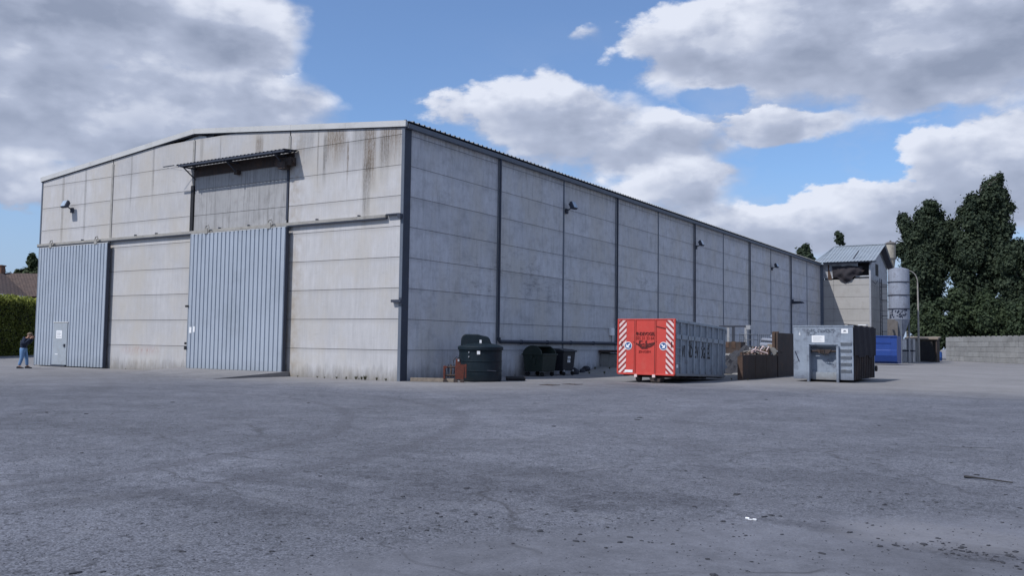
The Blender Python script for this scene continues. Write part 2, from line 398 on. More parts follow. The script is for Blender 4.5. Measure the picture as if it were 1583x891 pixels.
def ground_mat():
    mt, t = new_mat('yard_surface')
    co = t.n('ShaderNodeTexCoord').outputs['Object']
    x, y, z = t.xyz(co)
    n1 = t.noise(co, 0.10, 5, 0.6)
    n2 = t.noise(co, 0.55, 6, 0.65)
    n3 = t.noise(co, 3.2, 6, 0.7)
    n4 = t.noise(co, 22, 4, 0.7)
    n5 = t.noise(co, 75, 3, 0.7)
    k = t.m('MULTIPLY', t.mr(n1, 0.35, 0.65, 0.86, 1.14), t.mr(n2, 0.35, 0.65, 0.84, 1.14))
    k = t.m('MULTIPLY', k, t.mr(n3, 0.35, 0.65, 0.84, 1.14))
    # smoother concrete apron close to the camera, gravelly asphalt elsewhere
    dc = t.vm('DISTANCE', t.vm('MULTIPLY', co, (1, 1, 0)), (27.0, -26.0, 0))
    edge = t.m('ADD', dc, t.m('MULTIPLY', t.m('SUBTRACT', n3, 0.5), 1.2))
    apron = t.mr(t.m('ADD', edge, t.m('MULTIPLY', t.m('SUBTRACT', n2, 0.5), 1.4)), 10.75, 10.2)
    vo = t.n('ShaderNodeTexVoronoi', {'Vector': co, 'Scale': 64.0, 'Randomness': 1.0})
    spk = t.mr(t.xyz(vo.outputs['Color'])[0], 0, 1, 0.55, 1.5)
    vo2 = t.n('ShaderNodeTexVoronoi', {'Vector': co, 'Scale': 17.0, 'Randomness': 1.0})
    spk2 = t.mr(t.xyz(vo2.outputs['Color'])[1], 0.84, 0.98, 1.0, 0.62)
    gr = t.m('MULTIPLY', t.m('MULTIPLY', spk, spk2), t.mr(n4, 0.3, 0.7, 0.78, 1.22))
    gr = t.m('MULTIPLY', gr, t.mr(n5, 0.3, 0.7, 0.72, 1.28))
    grs = t.m('MULTIPLY', t.m('MULTIPLY', t.mr(n5, 0.3, 0.7, 0.86, 1.14), t.mr(n4, 0.3, 0.7, 0.93, 1.08)), t.mr(spk, 0.5, 1.5, 0.9, 1.1))
    k = t.m('MULTIPLY', k, t.m('ADD', t.m('MULTIPLY', gr, t.m('SUBTRACT', 1.0, apron)), t.m('MULTIPLY', grs, apron)))
    c0 = t.mix(apron, (0.122, 0.128, 0.150), (0.130, 0.135, 0.156))
    c = t.n('ShaderNodeVectorMath', {0: c0, 1: t.comb(k, k, k)}, operation='MULTIPLY').outputs[0]
    # rough broken rim and mud next to the apron edge
    rim = t.m('MULTIPLY', t.mr(t.m('ABSOLUTE', t.m('SUBTRACT', edge, 11.9)), 2.0, 0.3), t.mr(t.m('ADD', t.m('MULTIPLY', n3, 0.5), t.m('MULTIPLY', n4, 0.5)), 0.50, 0.60, 0, 0.7))
    rim = t.m('MULTIPLY', rim, t.mr(n2, 0.4, 0.6, 0.25, 1))
    c = t.mix(rim, c, (0.060, 0.060, 0.070))
    # pale dust patches
    du = t.mr(t.noise(co, 1.1, 7, 0.7), 0.56, 0.68, 0, 0.35)
    c = t.mix(du, c, (0.175, 0.18, 0.195))
    # tyre tracks: two arcs of a turning lorry, plus a few wide sweeps
    for cx, cy, rr, w, s in [(0.94, -21.21, 11.81, 0.22, 0.45), (1.19, -19.95, 12.96, 0.24, 0.40), (0.94, -21.0, 9.6, 0.3, 0.22), (30, -40, 33.5, 0.25, 0.25), (28, -42, 30.5, 0.25, 0.22), (40, -2, 26, 0.3, 0.22), (-40, -60, 62, 0.35, 0.25)]:
        dd = t.vm('DISTANCE', t.vm('MULTIPLY', t.vm('ADD', co, t.scale(t.n('ShaderNodeTexNoise', {'Vector': co, 'Scale': 0.4}).outputs['Color'], (0.5, 0.5, 0))), (1, 1, 0)), (cx + 0.25, cy + 0.25, 0))
        mk = t.mr(t.m('ABSOLUTE', t.m('SUBTRACT', dd, rr)), w, w * 0.3, 0, s, True)
        mk = t.m('MULTIPLY', mk, t.mr(n3, 0.35, 0.6, 0.35, 1))
        c = t.mix(mk, c, (0.070, 0.070, 0.082))
    # dark stains
    for cx, cy, rx, ry, s in [(21.1, -18.95, 0.55, 0.32, 0.85), (19.9, -18.7, 0.5, 0.2, 0.6), (16.3, -19.3, 0.8, 0.5, 0.5), (16.2, -18.6, 1.7, 0.5, 0.5), (14.9, -20.9, 1.5, 0.3, 0.5), (17.9, -19.0, 0.6, 0.3, 0.6), (15.6, -17.6, 2.2, 0.7, 0.28), (17.2, -17.6, 1.3, 1.0, 0.28), (13.6, -21.2, 1.6, 0.6, 0.3), (19.5, -15.8, 2.0, 0.8, 0.35), (18.2, -18.3, 0.9, 0.4, 0.6), (14.5, -19.6, 1.4, 0.35, 0.5), (5.7, 1.7, 0.5, 0.16, 0.8), (6.0, 2.9, 0.6, 0.15, 0.8), (7.2, 5.2, 1.3, 0.5, 0.3)]:
        v = t.vm('MULTIPLY', t.vm('SUBTRACT', co, (cx, cy, 0)), (1 / rx, 1 / ry, 0))
        mk = t.mr(t.m('ADD', t.vm('LENGTH', v), t.m('MULTIPLY', t.m('SUBTRACT', n3, 0.5), 2.2)), 1.1, 0.5, 0, s)
        mk = t.m('MULTIPLY', mk, t.mr(t.m('ADD', t.m('MULTIPLY', n4, 0.6), t.m('MULTIPLY', n5, 0.4)), 0.46, 0.53, 0.08, 1))
        c = t.mix(mk, c, (0.036, 0.037, 0.046))
    lp_ = t.mr(t.m('ADD', t.vm('LENGTH', t.vm('MULTIPLY', t.vm('SUBTRACT', co, (20.9, -18.5, 0)), (1.0, 1.5, 0))), t.m('MULTIPLY', t.m('SUBTRACT', n3, 0.5), 1.2)), 1.0, 0.6, 0, 0.5)
    c = t.mix(t.m('MULTIPLY', lp_, t.mr(n4, 0.35, 0.5, 0.3, 1)), c, (0.20, 0.20, 0.215))
    # cracks and seams
    vc = t.n('ShaderNodeTexVoronoi', {'Vector': t.vm('ADD', co, t.scale(t.n('ShaderNodeTexNoise', {'Vector': co, 'Scale': 1.2}).outputs['Color'], (0.9, 0.9, 0))), 'Scale': 0.16}, feature='DISTANCE_TO_EDGE')
    ck = t.m('MULTIPLY', t.mr(vc.outputs['Distance'], 0.006, 0.001, 0, 0.6), t.mr(n2, 0.42, 0.55))
    c = t.mix(ck, c, (0.045, 0.045, 0.05))
    # paler tone in front of the hall and across the far yard
    wob = t.m('MULTIPLY', t.m('SUBTRACT', n2, 0.5), 3.0)
    f1 = t.m('MULTIPLY', t.mr(t.m('ADD', y, wob), -6.0, -1.0), t.mr(x, 9.0, 3.0))
    f2 = t.mr(t.m('ADD', t.m('ADD', y, wob), t.m('MULTIPLY', x, -0.05)), 2.0, 9.0)
    f3 = t.m('MULTIPLY', t.mr(t.m('ADD', x, wob), -2.0, -16.0), t.mr(y, -22.0, -8.0, 0.0, 0.7))
    fl = t.m('MAXIMUM', t.m('MAXIMUM', f1, f2), f3)
    kf = t.m('MULTIPLY', t.mr(n2, 0.3, 0.7, 0.88, 1.1), t.mr(n3, 0.3, 0.7, 0.92, 1.08))
    kf = t.m('MULTIPLY', kf, t.mr(n1, 0.3, 0.7, 0.85, 1.1))
    cf_ = t.n('ShaderNodeVectorMath', {0: (0.235, 0.228, 0.228), 1: t.comb(kf, kf, kf)}, operation='MULTIPLY').outputs[0]
    c = t.mix(t.m('MULTIPLY', fl, 0.85), c, cf_)
    bmp = t.m('ADD', t.m('MULTIPLY', t.m('MULTIPLY', vo.outputs['Distance'], -1.0), t.m('MULTIPLY_ADD', apron, -0.75, 1.0)), t.m('ADD', n4, t.m('MULTIPLY', n3, 2.0)))
    finish(t, c, 0.92, 0, bmp, 0.35, 0.008, 0.25)
    return mt


M['ground'] = ground_mat()


# ---------------------------------------------------------------- mesh helpers
class MB:
    def __init__(s):
        s.b = bmesh.new()

    def box(s, x0, x1, y0, y1, z0, z1, rot=None, piv=None, bev=0.0):
        vs = [s.b.verts.new((x, y, z)) for x in (x0, x1) for y in (y0, y1) for z in (z0, z1)]
        fs = [(0, 1, 3, 2), (4, 6, 7, 5), (0, 4, 5, 1), (2, 3, 7, 6), (0, 2, 6, 4), (1, 5, 7, 3)]
        fc = [s.b.faces.new([vs[i] for i in f]) for f in fs]
        if bev:
            es = list({e for f in fc for e in f.edges})
            r = bmesh.ops.bevel(s.b, geom=es, offset=bev, segments=1, affect='EDGES', profile=0.5)
            vs = list({v for f in r['faces'] for v in f.verts} | {v for v in vs if v.is_valid})
        if rot is not None:
            bmesh.ops.rotate(s.b, verts=vs, cent=piv or Vector(((x0 + x1) / 2, (y0 + y1) / 2, (z0 + z1) / 2)), matrix=rot)
        return s

    def poly(s, pts, ax='y', a=0.0, b=0.1):
        """prism: 2-D outline extruded along axis ax from a to b. outline coords: y->(x,z), x->(y,z), z->(x,y)"""
        def mk(p, w):
            return {'y': (p[0], w, p[1]), 'x': (w, p[0], p[1]), 'z': (p[0], p[1], w)}[ax]
        A = [s.b.verts.new(mk(p, a)) for p in pts]
        B = [s.b.verts.new(mk(p, b)) for p in pts]
        n = len(pts)
        s.b.faces.new(A)
        s.b.faces.new(B[::-1])
        for i in range(n):
            s.b.faces.new((A[i], B[i], B[(i + 1) % n], A[(i + 1) % n]))
        return s

    def tube(s, pts, r, seg=8, cap=True):
        pts = [Vector(p) for p in pts]
        rs = r if isinstance(r, (list, tuple)) else [r] * len(pts)
        rings = []
        for i, p in enumerate(pts):
            d = (pts[min(i + 1, len(pts) - 1)] - pts[max(i - 1, 0)]).normalized()
            a = d.orthogonal().normalized() if abs(d.z) < 0.99 else Vector((1, 0, 0))
            if abs(d.z) < 0.99:
                a = d.cross(Vector((0, 0, 1))).normalized()
            b = d.cross(a).normalized()
            rings.append([s.b.verts.new(p + rs[i] * (math.cos(2 * PI * k / seg) * a + math.sin(2 * PI * k / seg) * b)) for k in range(seg)])
        for i in range(len(rings) - 1):
            for k in range(seg):
                s.b.faces.new((rings[i][k], rings[i][(k + 1) % seg], rings[i + 1][(k + 1) % seg], rings[i + 1][k]))
        if cap:
            s.b.faces.new(rings[0][::-1])
            s.b.faces.new(rings[-1])
        return s

    def lathe(s, prof, cx=0.0, cy=0.0, seg=32, sx=1.0, sy=1.0):
        rings = []
        for r, z in prof:
            rings.append([s.b.verts.new((cx + sx * r * math.cos(2 * PI * k / seg), cy + sy * r * math.sin(2 * PI * k / seg), z)) for k in range(seg)])
        for i in range(len(rings) - 1):
            for k in range(seg):
                s.b.faces.new((rings[i][k], rings[i][(k + 1) % seg], rings[i + 1][(k + 1) % seg], rings[i + 1][k]))
        s.b.faces.new(rings[0][::-1])
        s.b.faces.new(rings[-1])
        return s

    def quad(s, a, b, c, d):
        s.b.faces.new([s.b.verts.new(p) for p in (a, b, c, d)])
        return s

    def sheet(s, us, prof, v0, v1, fn, th=0.0):
        """corrugated sheet: us along the corrugated axis, prof(u) height; fn(u, h, v) -> point"""
        A = [s.b.verts.new(fn(u, prof(i), v0)) for i, u in enumerate(us)]
        B = [s.b.verts.new(fn(u, prof(i), v1)) for i, u in enumerate(us)]
        for i in range(len(us) - 1):
            s.b.faces.new((A[i], A[i + 1], B[i + 1], B[i]))
        if th:
            A2 = [s.b.verts.new(fn(u, prof(i) - th, v0)) for i, u in enumerate(us)]
            B2 = [s.b.verts.new(fn(u, prof(i) - th, v1)) for i, u in enumerate(us)]
            for i in range(len(us) - 1):
                s.b.faces.new((A2[i + 1], A2[i], B2[i], B2[i + 1]))
                s.b.faces.new((A[i], A2[i], A2[i + 1], A[i + 1]))
                s.b.faces.new((B[i + 1], B2[i + 1], B2[i], B[i]))
        return s

    def build(s, name, mat, parent=None, smooth=False, fixn=True, loc=None, label=None, bev=0.0):
        if fixn:
            bmesh.ops.recalc_face_normals(s.b, faces=s.b.faces[:])
        me = bpy.data.meshes.new(name)
        s.b.to_mesh(me)
        s.b.free()
        me.materials.append(mat)
        if smooth:
            for p in me.polygons:
                p.use_smooth = True
            try:
                me.set_sharp_from_angle(angle=R(38))
            except Exception:
                pass
        o = bpy.data.objects.new(name, me)
        COL.objects.link(o)
        if parent:
            o.parent = parent
        if loc:
            o.location = loc
        if label:
            o['label'] = label
        if bev:
            md = o.modifiers.new('bevel', 'BEVEL')
            md.width = bev
            md.segments = 2
            md.limit_method = 'ANGLE'
        return o


def thing(name, label, cat, loc=(0, 0, 0), rz=0.0, group=None):
    o = bpy.data.objects.new(name, None)
    COL.objects.link(o)
    o.location = loc
    o.rotation_euler = (0, 0, rz)
    o.empty_display_size = 0.2
    o['label'] = label
    o['category'] = cat
    if group:
        o['group'] = group
    return o


def tag(o, label, cat, group=None):
    o['label'] = label
    o['category'] = cat
    if group:
        o['group'] = group
    return o


def dup(root, loc, rz=None, label=None, scale=None):
    c = root.copy()
    COL.objects.link(c)
    c.location = loc
    if rz is not None:
        c.rotation_euler = (c.rotation_euler[0], c.rotation_euler[1], rz)
    if scale is not None:
        c.scale = scale
    if label:
        c['label'] = label
    for ch in list(root.children):
        k = ch.copy()
        COL.objects.link(k)
        k.parent = c
        for g in ch.children:
            q = g.copy()
            COL.objects.link(q)
            q.parent = k
    return c


def text(name, body, size, mat, parent, loc, rot, sx=1.0, ext=0.004, align='CENTER', bold=0.0):
    cu_ = bpy.data.curves.new(name, 'FONT')
    cu_.body = body
    cu_.size = size
    cu_.extrude = ext
    cu_.offset = bold
    cu_.align_x = align
    cu_.align_y = 'CENTER'
    cu_.resolution_u = 3
    o = bpy.data.objects.new(name, cu_)
    COL.objects.link(o)
    dg = bpy.context.evaluated_depsgraph_get()
    me = bpy.data.meshes.new_from_object(o.evaluated_get(dg))
    bpy.data.objects.remove(o)
    me.materials.clear()
    me.materials.append(mat)
    q = bpy.data.objects.new(name, me)
    COL.objects.link(q)
    q.parent = parent
    q.location = loc
    q.rotation_euler = rot
    q.scale = (sx, 1, 1)
    return q


def CW(X, Y, z=0.0):
    """metres right of / in front of the camera -> world"""
    c, s = math.cos(PHI), math.sin(PHI)
    return Vector((21.80 + X * c - Y * s, -26.48 + X * s + Y * c, z))


FR = (R(90), 0, 0)           # text upright facing -y
SR = (R(90), 0, R(90))       # text upright facing +x

# ---------------------------------------------------------------- ground
gb = MB()
gb.quad((-3000, -3000, 0), (3000, -3000, 0), (3000, 3000, 0), (-3000, 3000, 0))
g = gb.build('ground', M['ground'])
g['kind'] = 'structure'

# raised earth platform beside the hall, behind the retaining wall
pb = MB()
NX, NY = 24, 60
vv = {}
for i in range(NX + 1):
    for j in range(NY + 1):
        x = 0.06 + (8.95 - 0.06) * i / NX
        y = 12.6 + (33.5 - 12.6) * j / NY
        L_ = 5.2 + (9 - x) * 0.85
        z = max(0, min(1, (y - 13.0) / L_))
        z = z * z * (3 - 2 * z) * 0.35 + z * 0.65
        z *= 1.06 * max(0, min(1, (33.4 - y) / 2.0))
        z += 0.09 * (noise.noise(Vector((x * 0.9, y * 0.9, 0))) + 0.5 * noise.noise(Vector((x * 2.7, y * 2.7, 3)))) * (1 if z > 0.05 else 0.3) + 0.004
        if j in (0, NY):
            z = -0.05
        vv[i, j] = pb.b.verts.new((x, y, max(z, -0.05)))
for i in range(NX):
    for j in range(NY):
        pb.b.faces.new((vv[i, j], vv[i + 1, j], vv[i + 1, j + 1], vv[i, j + 1]))
PLAT = {(i, j): vv[i, j].co.z for (i, j) in vv}
o = pb.build('raised_ground', M['slab'], smooth=True)
o['kind'] = 'structure'

# apron ramp in front of the middle sliding door
rb = MB()
rb.poly([(-12.9, -0.02), (-5.9, -0.02), (-5.86, -3.9), (-12.9, -3.2)], 'z', -0.02, 0.001)
o = rb.b
for v in o.verts:
    if v.co.z > -0.01:
        v.co.z = 0.21 if v.co.y > -1 else 0.008
rb.build('door_ramp', M['ground'])['kind'] = 'structure'

# ---------------------------------------------------------------- the hall
HALL = thing('warehouse', 'long grey concrete panel warehouse with low gable roof and sliding doors', 'warehouse')
W_, L_H = 24.95, 67.3
JZ = [0.0] + [1.185 + 1.2 * k for k in range(9)]
G = 0.009


def ztop(x):          # underside of the verge trim
    return 11.02 - abs(x + W_ / 2) * (11.02 - 9.86) / (W_ / 2)


def wtop(x):          # top of the concrete, cut flatter under the ridge
    return min(ztop(x), 11.02 - 0.26 - 0.012 * abs(x + W_ / 2))


fb = MB()
bays = [(-24.95, -18.7), (-18.7, -12.5), (-12.5, -6.25), (-6.25, 0.0)]
for bi, (a, b) in enumerate(bays):
    a2, b2 = a + 0.035, b - 0.035
    for k in range(len(JZ)):
        z0 = JZ[k]
        z1 = JZ[k + 1] if k + 1 < len(JZ) else 99
        if bi == 2 and 6.3 < z1 and z0 < 9.5:
            if z1 < 9.7:
                continue
        xs = [a2]
        for s in (-17.2, -15.5, -9.4, -12.475):
            if a2 < s < b2:
                xs.append(s)
        xs.append(b2)
        tops = [min(z1 - G, wtop(x)) for x in xs]
        zb = z0 + G if k else -0.05
        if max(tops) <= zb + 0.02:
            continue
        outl = [(xs[0], zb), (xs[-1], zb)] + [(x, max(tp, zb + 0.01)) for x, tp in reversed(list(zip(xs, tops)))]
        fb.poly(outl, 'y', 0.0, 0.16)
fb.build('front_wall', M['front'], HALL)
# recessed dirty infill above the middle door
ib = MB()
for z0, z1 in ((6.2, 7.185), (7.185, 8.385), (8.385, 9.585)):
    ib.box(-12.40, -6.38, 0.03, 0.14, z0 + G, z1 - G)
ib.build('upper_infill_panel', M['dirtywall'], HALL, label='darker stained panel field above the middle sliding door')

sb = MB()
nb_ = 11
ys = [0.0] + [0.6 + 6.077 * (i + 1) for i in range(10)] + [L_H]
for i in range(nb_):
    a, b = ys[i] + (0.40 if i == 0 else 0.035), ys[i + 1] - 0.035
    for k in range(len(JZ)):
        z0 = JZ[k] + G if k else -0.05
        z1 = (JZ[k + 1] if k + 1 < len(JZ) else 99) - G
        z1 = min(z1, 9.86)
        if z1 - z0 < 0.03:
            continue
        sb.box(-0.16, 0.0, a, b, z0, z1)
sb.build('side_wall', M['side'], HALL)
# core behind the joints, back and far walls
cb = MB()
cb.poly([(-24.90, -0.05), (-0.03, -0.05), (-0.03, 9.8), (-12.475, 10.7), (-24.90, 9.8)], 'y', 0.22, 0.3)
cb.box(-0.2, -0.03, 0.3, L_H - 0.1, -0.05, 9.84)
cb.box(-24.93, -24.80, 0.3, L_H - 0.1, -0.05, 9.8)
cb.poly([(-24.90, -0.05), (-0.03, -0.05), (-0.03, 9.8), (-12.475, 10.9), (-24.90, 9.8)], 'y', L_H - 0.1, L_H)
cb.build('core_wall', M['joint'], HALL)
# light sheet visible in the gap below the ridge
MB().poly([(-17.5, 10.2), (-7.5, 10.2), (-12.475, 10.98)], 'y', 0.16, 0.2).build('gable_infill', M['galv'], HALL)
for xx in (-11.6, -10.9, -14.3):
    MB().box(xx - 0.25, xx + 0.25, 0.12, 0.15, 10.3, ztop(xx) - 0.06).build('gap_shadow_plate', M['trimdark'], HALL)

# corner and column strips
MB().box(-0.02, 0.035, 0.0, 0.40, 0, 9.9).build('corner_post', M['trimdark'], HALL)
MB().box(-0.10, 0.04, -0.03, -0.003, 0, 9.85).build('corner_trim', M['trim'], HALL)
MB().box(-24.99, -24.89, -0.03, -0.003, 0, 9.85).build('corner_trim', M['trim'], HALL)
for x0, w, z0, z1, mt in ((-18.7, 0.14, 6.45, 10.2, 'rail'), (-12.5, 0.13, 8.6, 10.7, 'rail'), (-6.25, 0.13, 9.6, 10.2, 'rail'), (-12.5, 0.10, 0.2, 6.3, 'rail'),
                          (-12.52, 0.20, 6.47, 8.6, 'black'), (-6.3, 0.11, 6.6, 9.4, 'trimdark'), (-18.75, 0.1, 0, 6.3, 'rail')):
    MB().box(x0 - w / 2, x0 + w / 2, -0.035, 0.12, z0, z1).build('joint_strip', M[mt], HALL)
for i in range(1, 11):
    y = ys[i]
    if i % 2 == 0:
        MB().box(-0.1, 0.03, y - 0.055, y + 0.055, 0, 9.84).build('joint_strip', M['trim'], HALL)
    else:
        MB().box(-0.1, 0.02, y - 0.04, y + 0.04, 0, 9.84).build('joint_strip', M['trim'], HALL)
        zb = 1.62 if i <= 3 else 0.1
        MB().tube([(0.12, y, 9.82), (0.12, y, zb)], 0.055, 10).build('downpipe', M['trimdark'], HALL, smooth=True)
MB().box(-0.1, 0.30, L_H - 0.55, L_H - 0.02, 0, 9.84).build('joint_strip', M['trim'], HALL)
# ground drain pipe along the wall
hp = MB().tube([(0.14, 6.677, 1.75), (0.14, 6.70, 1.64), (0.14, 6.80, 1.57), (0.14, 24.8, 1.57)], 0.085, 10)
for y in (8.6, 11.0, 13.4, 15.9, 19.0):
    hp.tube([(0.14, y - 0.05, 1.57), (0.14, y + 0.05, 1.57)], 0.105, 10)
hp.build('drain_pipe', M['trimdark'], HALL, smooth=True)

# verge trim (pale) along the gable
vb = MB()
for s in (0, 1):
    xa, xb = (-W_ / 2, 0.12) if s == 0 else (-W_ - 0.10, -W_ / 2)
    za, zb = ztop(xa), ztop(xb)
    n = 4
    for q in range(n):
        x0 = xa + (xb - xa) * q / n + 0.004
        x1 = xa + (xb - xa) * (q + 1) / n - 0.004
        vb.poly([(x0, ztop(x0)), (x1, ztop(x1)), (x1, ztop(x1) + 0.235), (x0, ztop(x0) + 0.235)], 'y', -0.09, 0.06)
vb.build('verge_trim', M['fascia'], HALL)
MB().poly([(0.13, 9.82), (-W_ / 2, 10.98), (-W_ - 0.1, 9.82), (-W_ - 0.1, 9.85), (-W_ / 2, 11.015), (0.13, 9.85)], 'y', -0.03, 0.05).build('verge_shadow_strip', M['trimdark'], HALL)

# roof: ribbed sheets on two slopes
NP = int(L_H / 0.34)
us, hs = [], []
for i in range(NP):
    y = 0.02 + i * 0.34
    us += [y, y + 0.22, y + 0.25, y + 0.31]
    hs += [0.0, 0.0, 0.05, 0.05]
us.append(0.02 + NP * 0.34)
hs.append(0.0)
for s in (0, 1):
    def f(u, h, v, s=s):
        x = v
        return (x, u, ztop(x) + 0.225 + h)
    xe = 0.22 if s == 0 else -W_ - 0.22
    MB().sheet(us, lambda i: hs[i], xe, -W_ / 2, f, 0.02).build('roof_sheet', M['roof'], HALL)
gt = MB()
prof = [(0.03, 9.80), (0.20, 9.80), (0.22, 9.97), (0.205, 9.97), (0.19, 9.82), (0.03, 9.82)]
gt.poly(prof, 'y', 0.0, L_H)
gt.build('gutter', M['trim'], HALL)
MB().box(0.0, 0.10, -0.05, 0.0, 9.78, 10.12).build('gutter_end_cap', M['trimdark'], HALL)

# sliding door rail
MB().box(-24.98, -0.75, -0.15, -0.002, 6.34, 6.46).build('door_rail', M['rail'], HALL)
MB().box(-24.98, -0.75, -0.14, -0.02, 6.29, 6.34).build('door_rail', M['trimdark'], HALL)
MB().box(-0.72, -0.06, -0.16, -0.002, 6.42, 6.47).box(-0.12, 0.03, -0.2, -0.002, 6.28, 6.44).build('rail_bracket', M['trimdark'], HALL)
for xx in (-4.5, -2.2, -15.0, -16.6, -10.5, -8.6, -21.0):
    MB().box(xx - 0.03, xx + 0.03, -0.12, -0.002, 6.46, 6.53).build('rail_bolt', M['trimdark'], HALL)


def corr_door(x0, x1, z0, z1, label, hole=None):
    rt = MB()
    n = int(round((x1 - x0) / 0.262))
    st = (x1 - x0) / n
    uu, hh = [], []
    for i in range(n):
        x = x0 + i * st
        uu += [x, x + st * 0.70, x + st * 0.77, x + st * 0.93]
        hh += [0.0, 0.0, -0.045, -0.045]
    uu.append(x1)
    hh.append(0.0)

    def fn(u, h, v):
        return (u, -0.23 - h - 0.05, v)
    def prof_at(u):
        f_ = ((u - x0) / st) % 1.0
        if f_ < 0.70:
            return 0.0
        if f_ < 0.77:
            return -0.045 * (f_ - 0.70) / 0.07
        if f_ < 0.93:
            return -0.045
        return -0.045 * (1 - f_) / 0.07

    def part(a, b, za, zb):
        us_ = [a] + [u for u in uu if a + 1e-4 < u < b - 1e-4] + [b]
        rt.sheet(us_, lambda i: prof_at(us_[i] + 1e-5), za, zb, fn)
    if hole is None:
        part(x0, x1, z0, z1)
    else:
        part(x0, hole[0], z0, z1)
        part(hole[1], x1, z0, z1)
        part(hole[0], hole[1], hole[2], z1)
    dr = rt.build('sliding_door', M['door'], HALL, fixn=False, label=label)
    MB().box(x0, x1, -0.22, -0.16, z0 + 0.02, z1 - 0.02).build('door_frame', M['trim'], dr)
    MB().box(x1, x1 + 0.02, -0.30, -0.14, z0, z1).build('door_edge', M['trimdark'], dr)
    MB().box(x0 - 0.02, x0, -0.30, -0.14, z0, z1).build('door_edge', M['door'], dr)
    MB().box(x0, x1, -0.285, -0.20, z1, z1 + 0.03).build('door_top_angle', M['fascia'], dr)
    for q in (0.17, 0.83):
        xx = x0 + (x1 - x0) * q
        hb = MB().box(xx - 0.11, xx + 0.11, -0.31, -0.28, z1 - 0.02, z1 + 0.24)
        hb.tube([(xx - 0.05, -0.295, z1 + 0.22), (xx + 0.0, -0.295, z1 + 0.34), (xx + 0.14, -0.295, z1 + 0.36), (xx + 0.2, -0.295, z1 + 0.22)], 0.028, 6)
        hb.build('door_hanger', M['rail'], dr)
    return dr


d1 = corr_door(-24.50, -18.46, 0.05, 6.21, 'pale blue corrugated sliding door with a small personnel door', hole=(-22.80, -21.54, 2.26))
wk = MB().box(-22.780, -21.560, -0.315, -0.20, 0.10, 2.24, bev=0.01).build('wicket_door', M['wicket'], d1)
MB().box(-22.510, -22.010, -0.321, -0.317, 1.45, 1.86).build('door_notice', M['white'], d1)
for k in range(4):
    MB().box(-22.440, -22.080 - 0.06 * (k % 2), -0.324, -0.3215, 1.53 + k * 0.075, 1.548 + k * 0.075).build('notice_line', M['trim'], d1)
MB().box(-21.780, -21.680, -0.36, -0.315, 1.02, 1.17).tube([(-21.730, -0.37, 1.10), (-21.860, -0.37, 1.10)], 0.014, 6).build('door_handle', M['trimdark'], d1)
MB().box(-22.560, -22.310, -0.321, -0.317, 0.62, 0.66).build('door_notice', M['white'], d1)
MB().box(-22.860, -21.510, -0.31, -0.2, 2.26, 2.30).build('wicket_drip_rail', M['fascia'], d1)
MB().box(-22.860, -21.610, -0.36, -0.2, 0.02, 0.10).build('wicket_step', M['trimdark'], d1)
d2 = corr_door(-12.16, -6.04, 0.20, 6.27, 'pale blue corrugated sliding door standing below the canopy')
MB().box(-12.050, -11.910, -0.286, -0.283, 1.78, 2.05).box(-11.790, -11.680, -0.286, -0.283, 1.82, 2.08).build('door_sticker', M['white'], d2)
MB().box(-12.330, -12.150, -0.34, -0.28, 2.95, 3.04).build('door_latch', M['black'], d2)
MB().box(-12.310, -12.170, -0.34, -0.28, 1.02, 1.18).build('door_latch', M['black'], d2)
MB().box(-12.310, -12.210, -0.33, -0.28, 1.26, 1.36).build('door_latch', M['black'], d2)
MB().box(-0.38, 0.10, -0.16, -0.003, 3.02, 3.12).box(-0.02, 0.12, -0.12, 0.06, 2.94, 3.2).build('door_stop_bracket', M['trimdark'], HALL)

# canopy over the middle door
cn = MB()
uu, hh = [], []
xx = -12.75
while xx < -5.75:
    uu += [xx, xx + 0.10, xx + 0.13, xx + 0.20]
    hh += [0, 0, 0.045, 0.045]
    xx += 0.235
cn.sheet(uu, lambda i: hh[i], -0.02, -0.84, lambda u, h, v: (u, v, 9.50 + v * 0.10 + h), 0.012)
can = cn.build('canopy', M['trimdark'], HALL, label='dark ribbed sheet canopy above the middle door')
MB().box(-12.5, -5.7, -0.86, -0.82, 9.33, 9.40).box(-12.5, -5.7, -0.5, -0.46, 9.38, 9.45).build('canopy_purlin', M['trimdark'], can)
for xx in (-12.3, -9.4, -6.4):
    MB().box(xx - 0.03, xx + 0.03, -0.9, 0.0, 9.30, 9.36).tube([(xx, -0.04, 8.85), (xx, -0.75, 9.33)], 0.03, 6).build('canopy_bracket', M['trimdark'], can)
MB().box(-12.4, -5.95, -0.05, -0.004, 8.98, 9.46).build('canopy_beam', M['rustdark'], can)
MB().box(-6.75, -5.85, -0.34, -0.02, 8.88, 9.22).box(-6.5, -6.1, -0.42, -0.1, 8.74, 9.05).tube([(-6.9, -0.2, 9.05), (-5.75, -0.2, 9.05)], 0.07, 8).build('winch_motor', M['rustdark'], can)
MB().box(-9.5, -9.3, -0.2, 0.0, 8.82, 9.0).build('winch_motor', M['rustdark'], can)
MB().tube([(-13.45, -0.75, 9.40), (-12.45, -0.1, 9.22)], 0.012, 5).build('canopy_stay', M['galv'], can)
MB().box(-13.5, -12.75, -0.93, -0.86, 9.40, 9.43).build('canopy_stay', M['trimdark'], can)


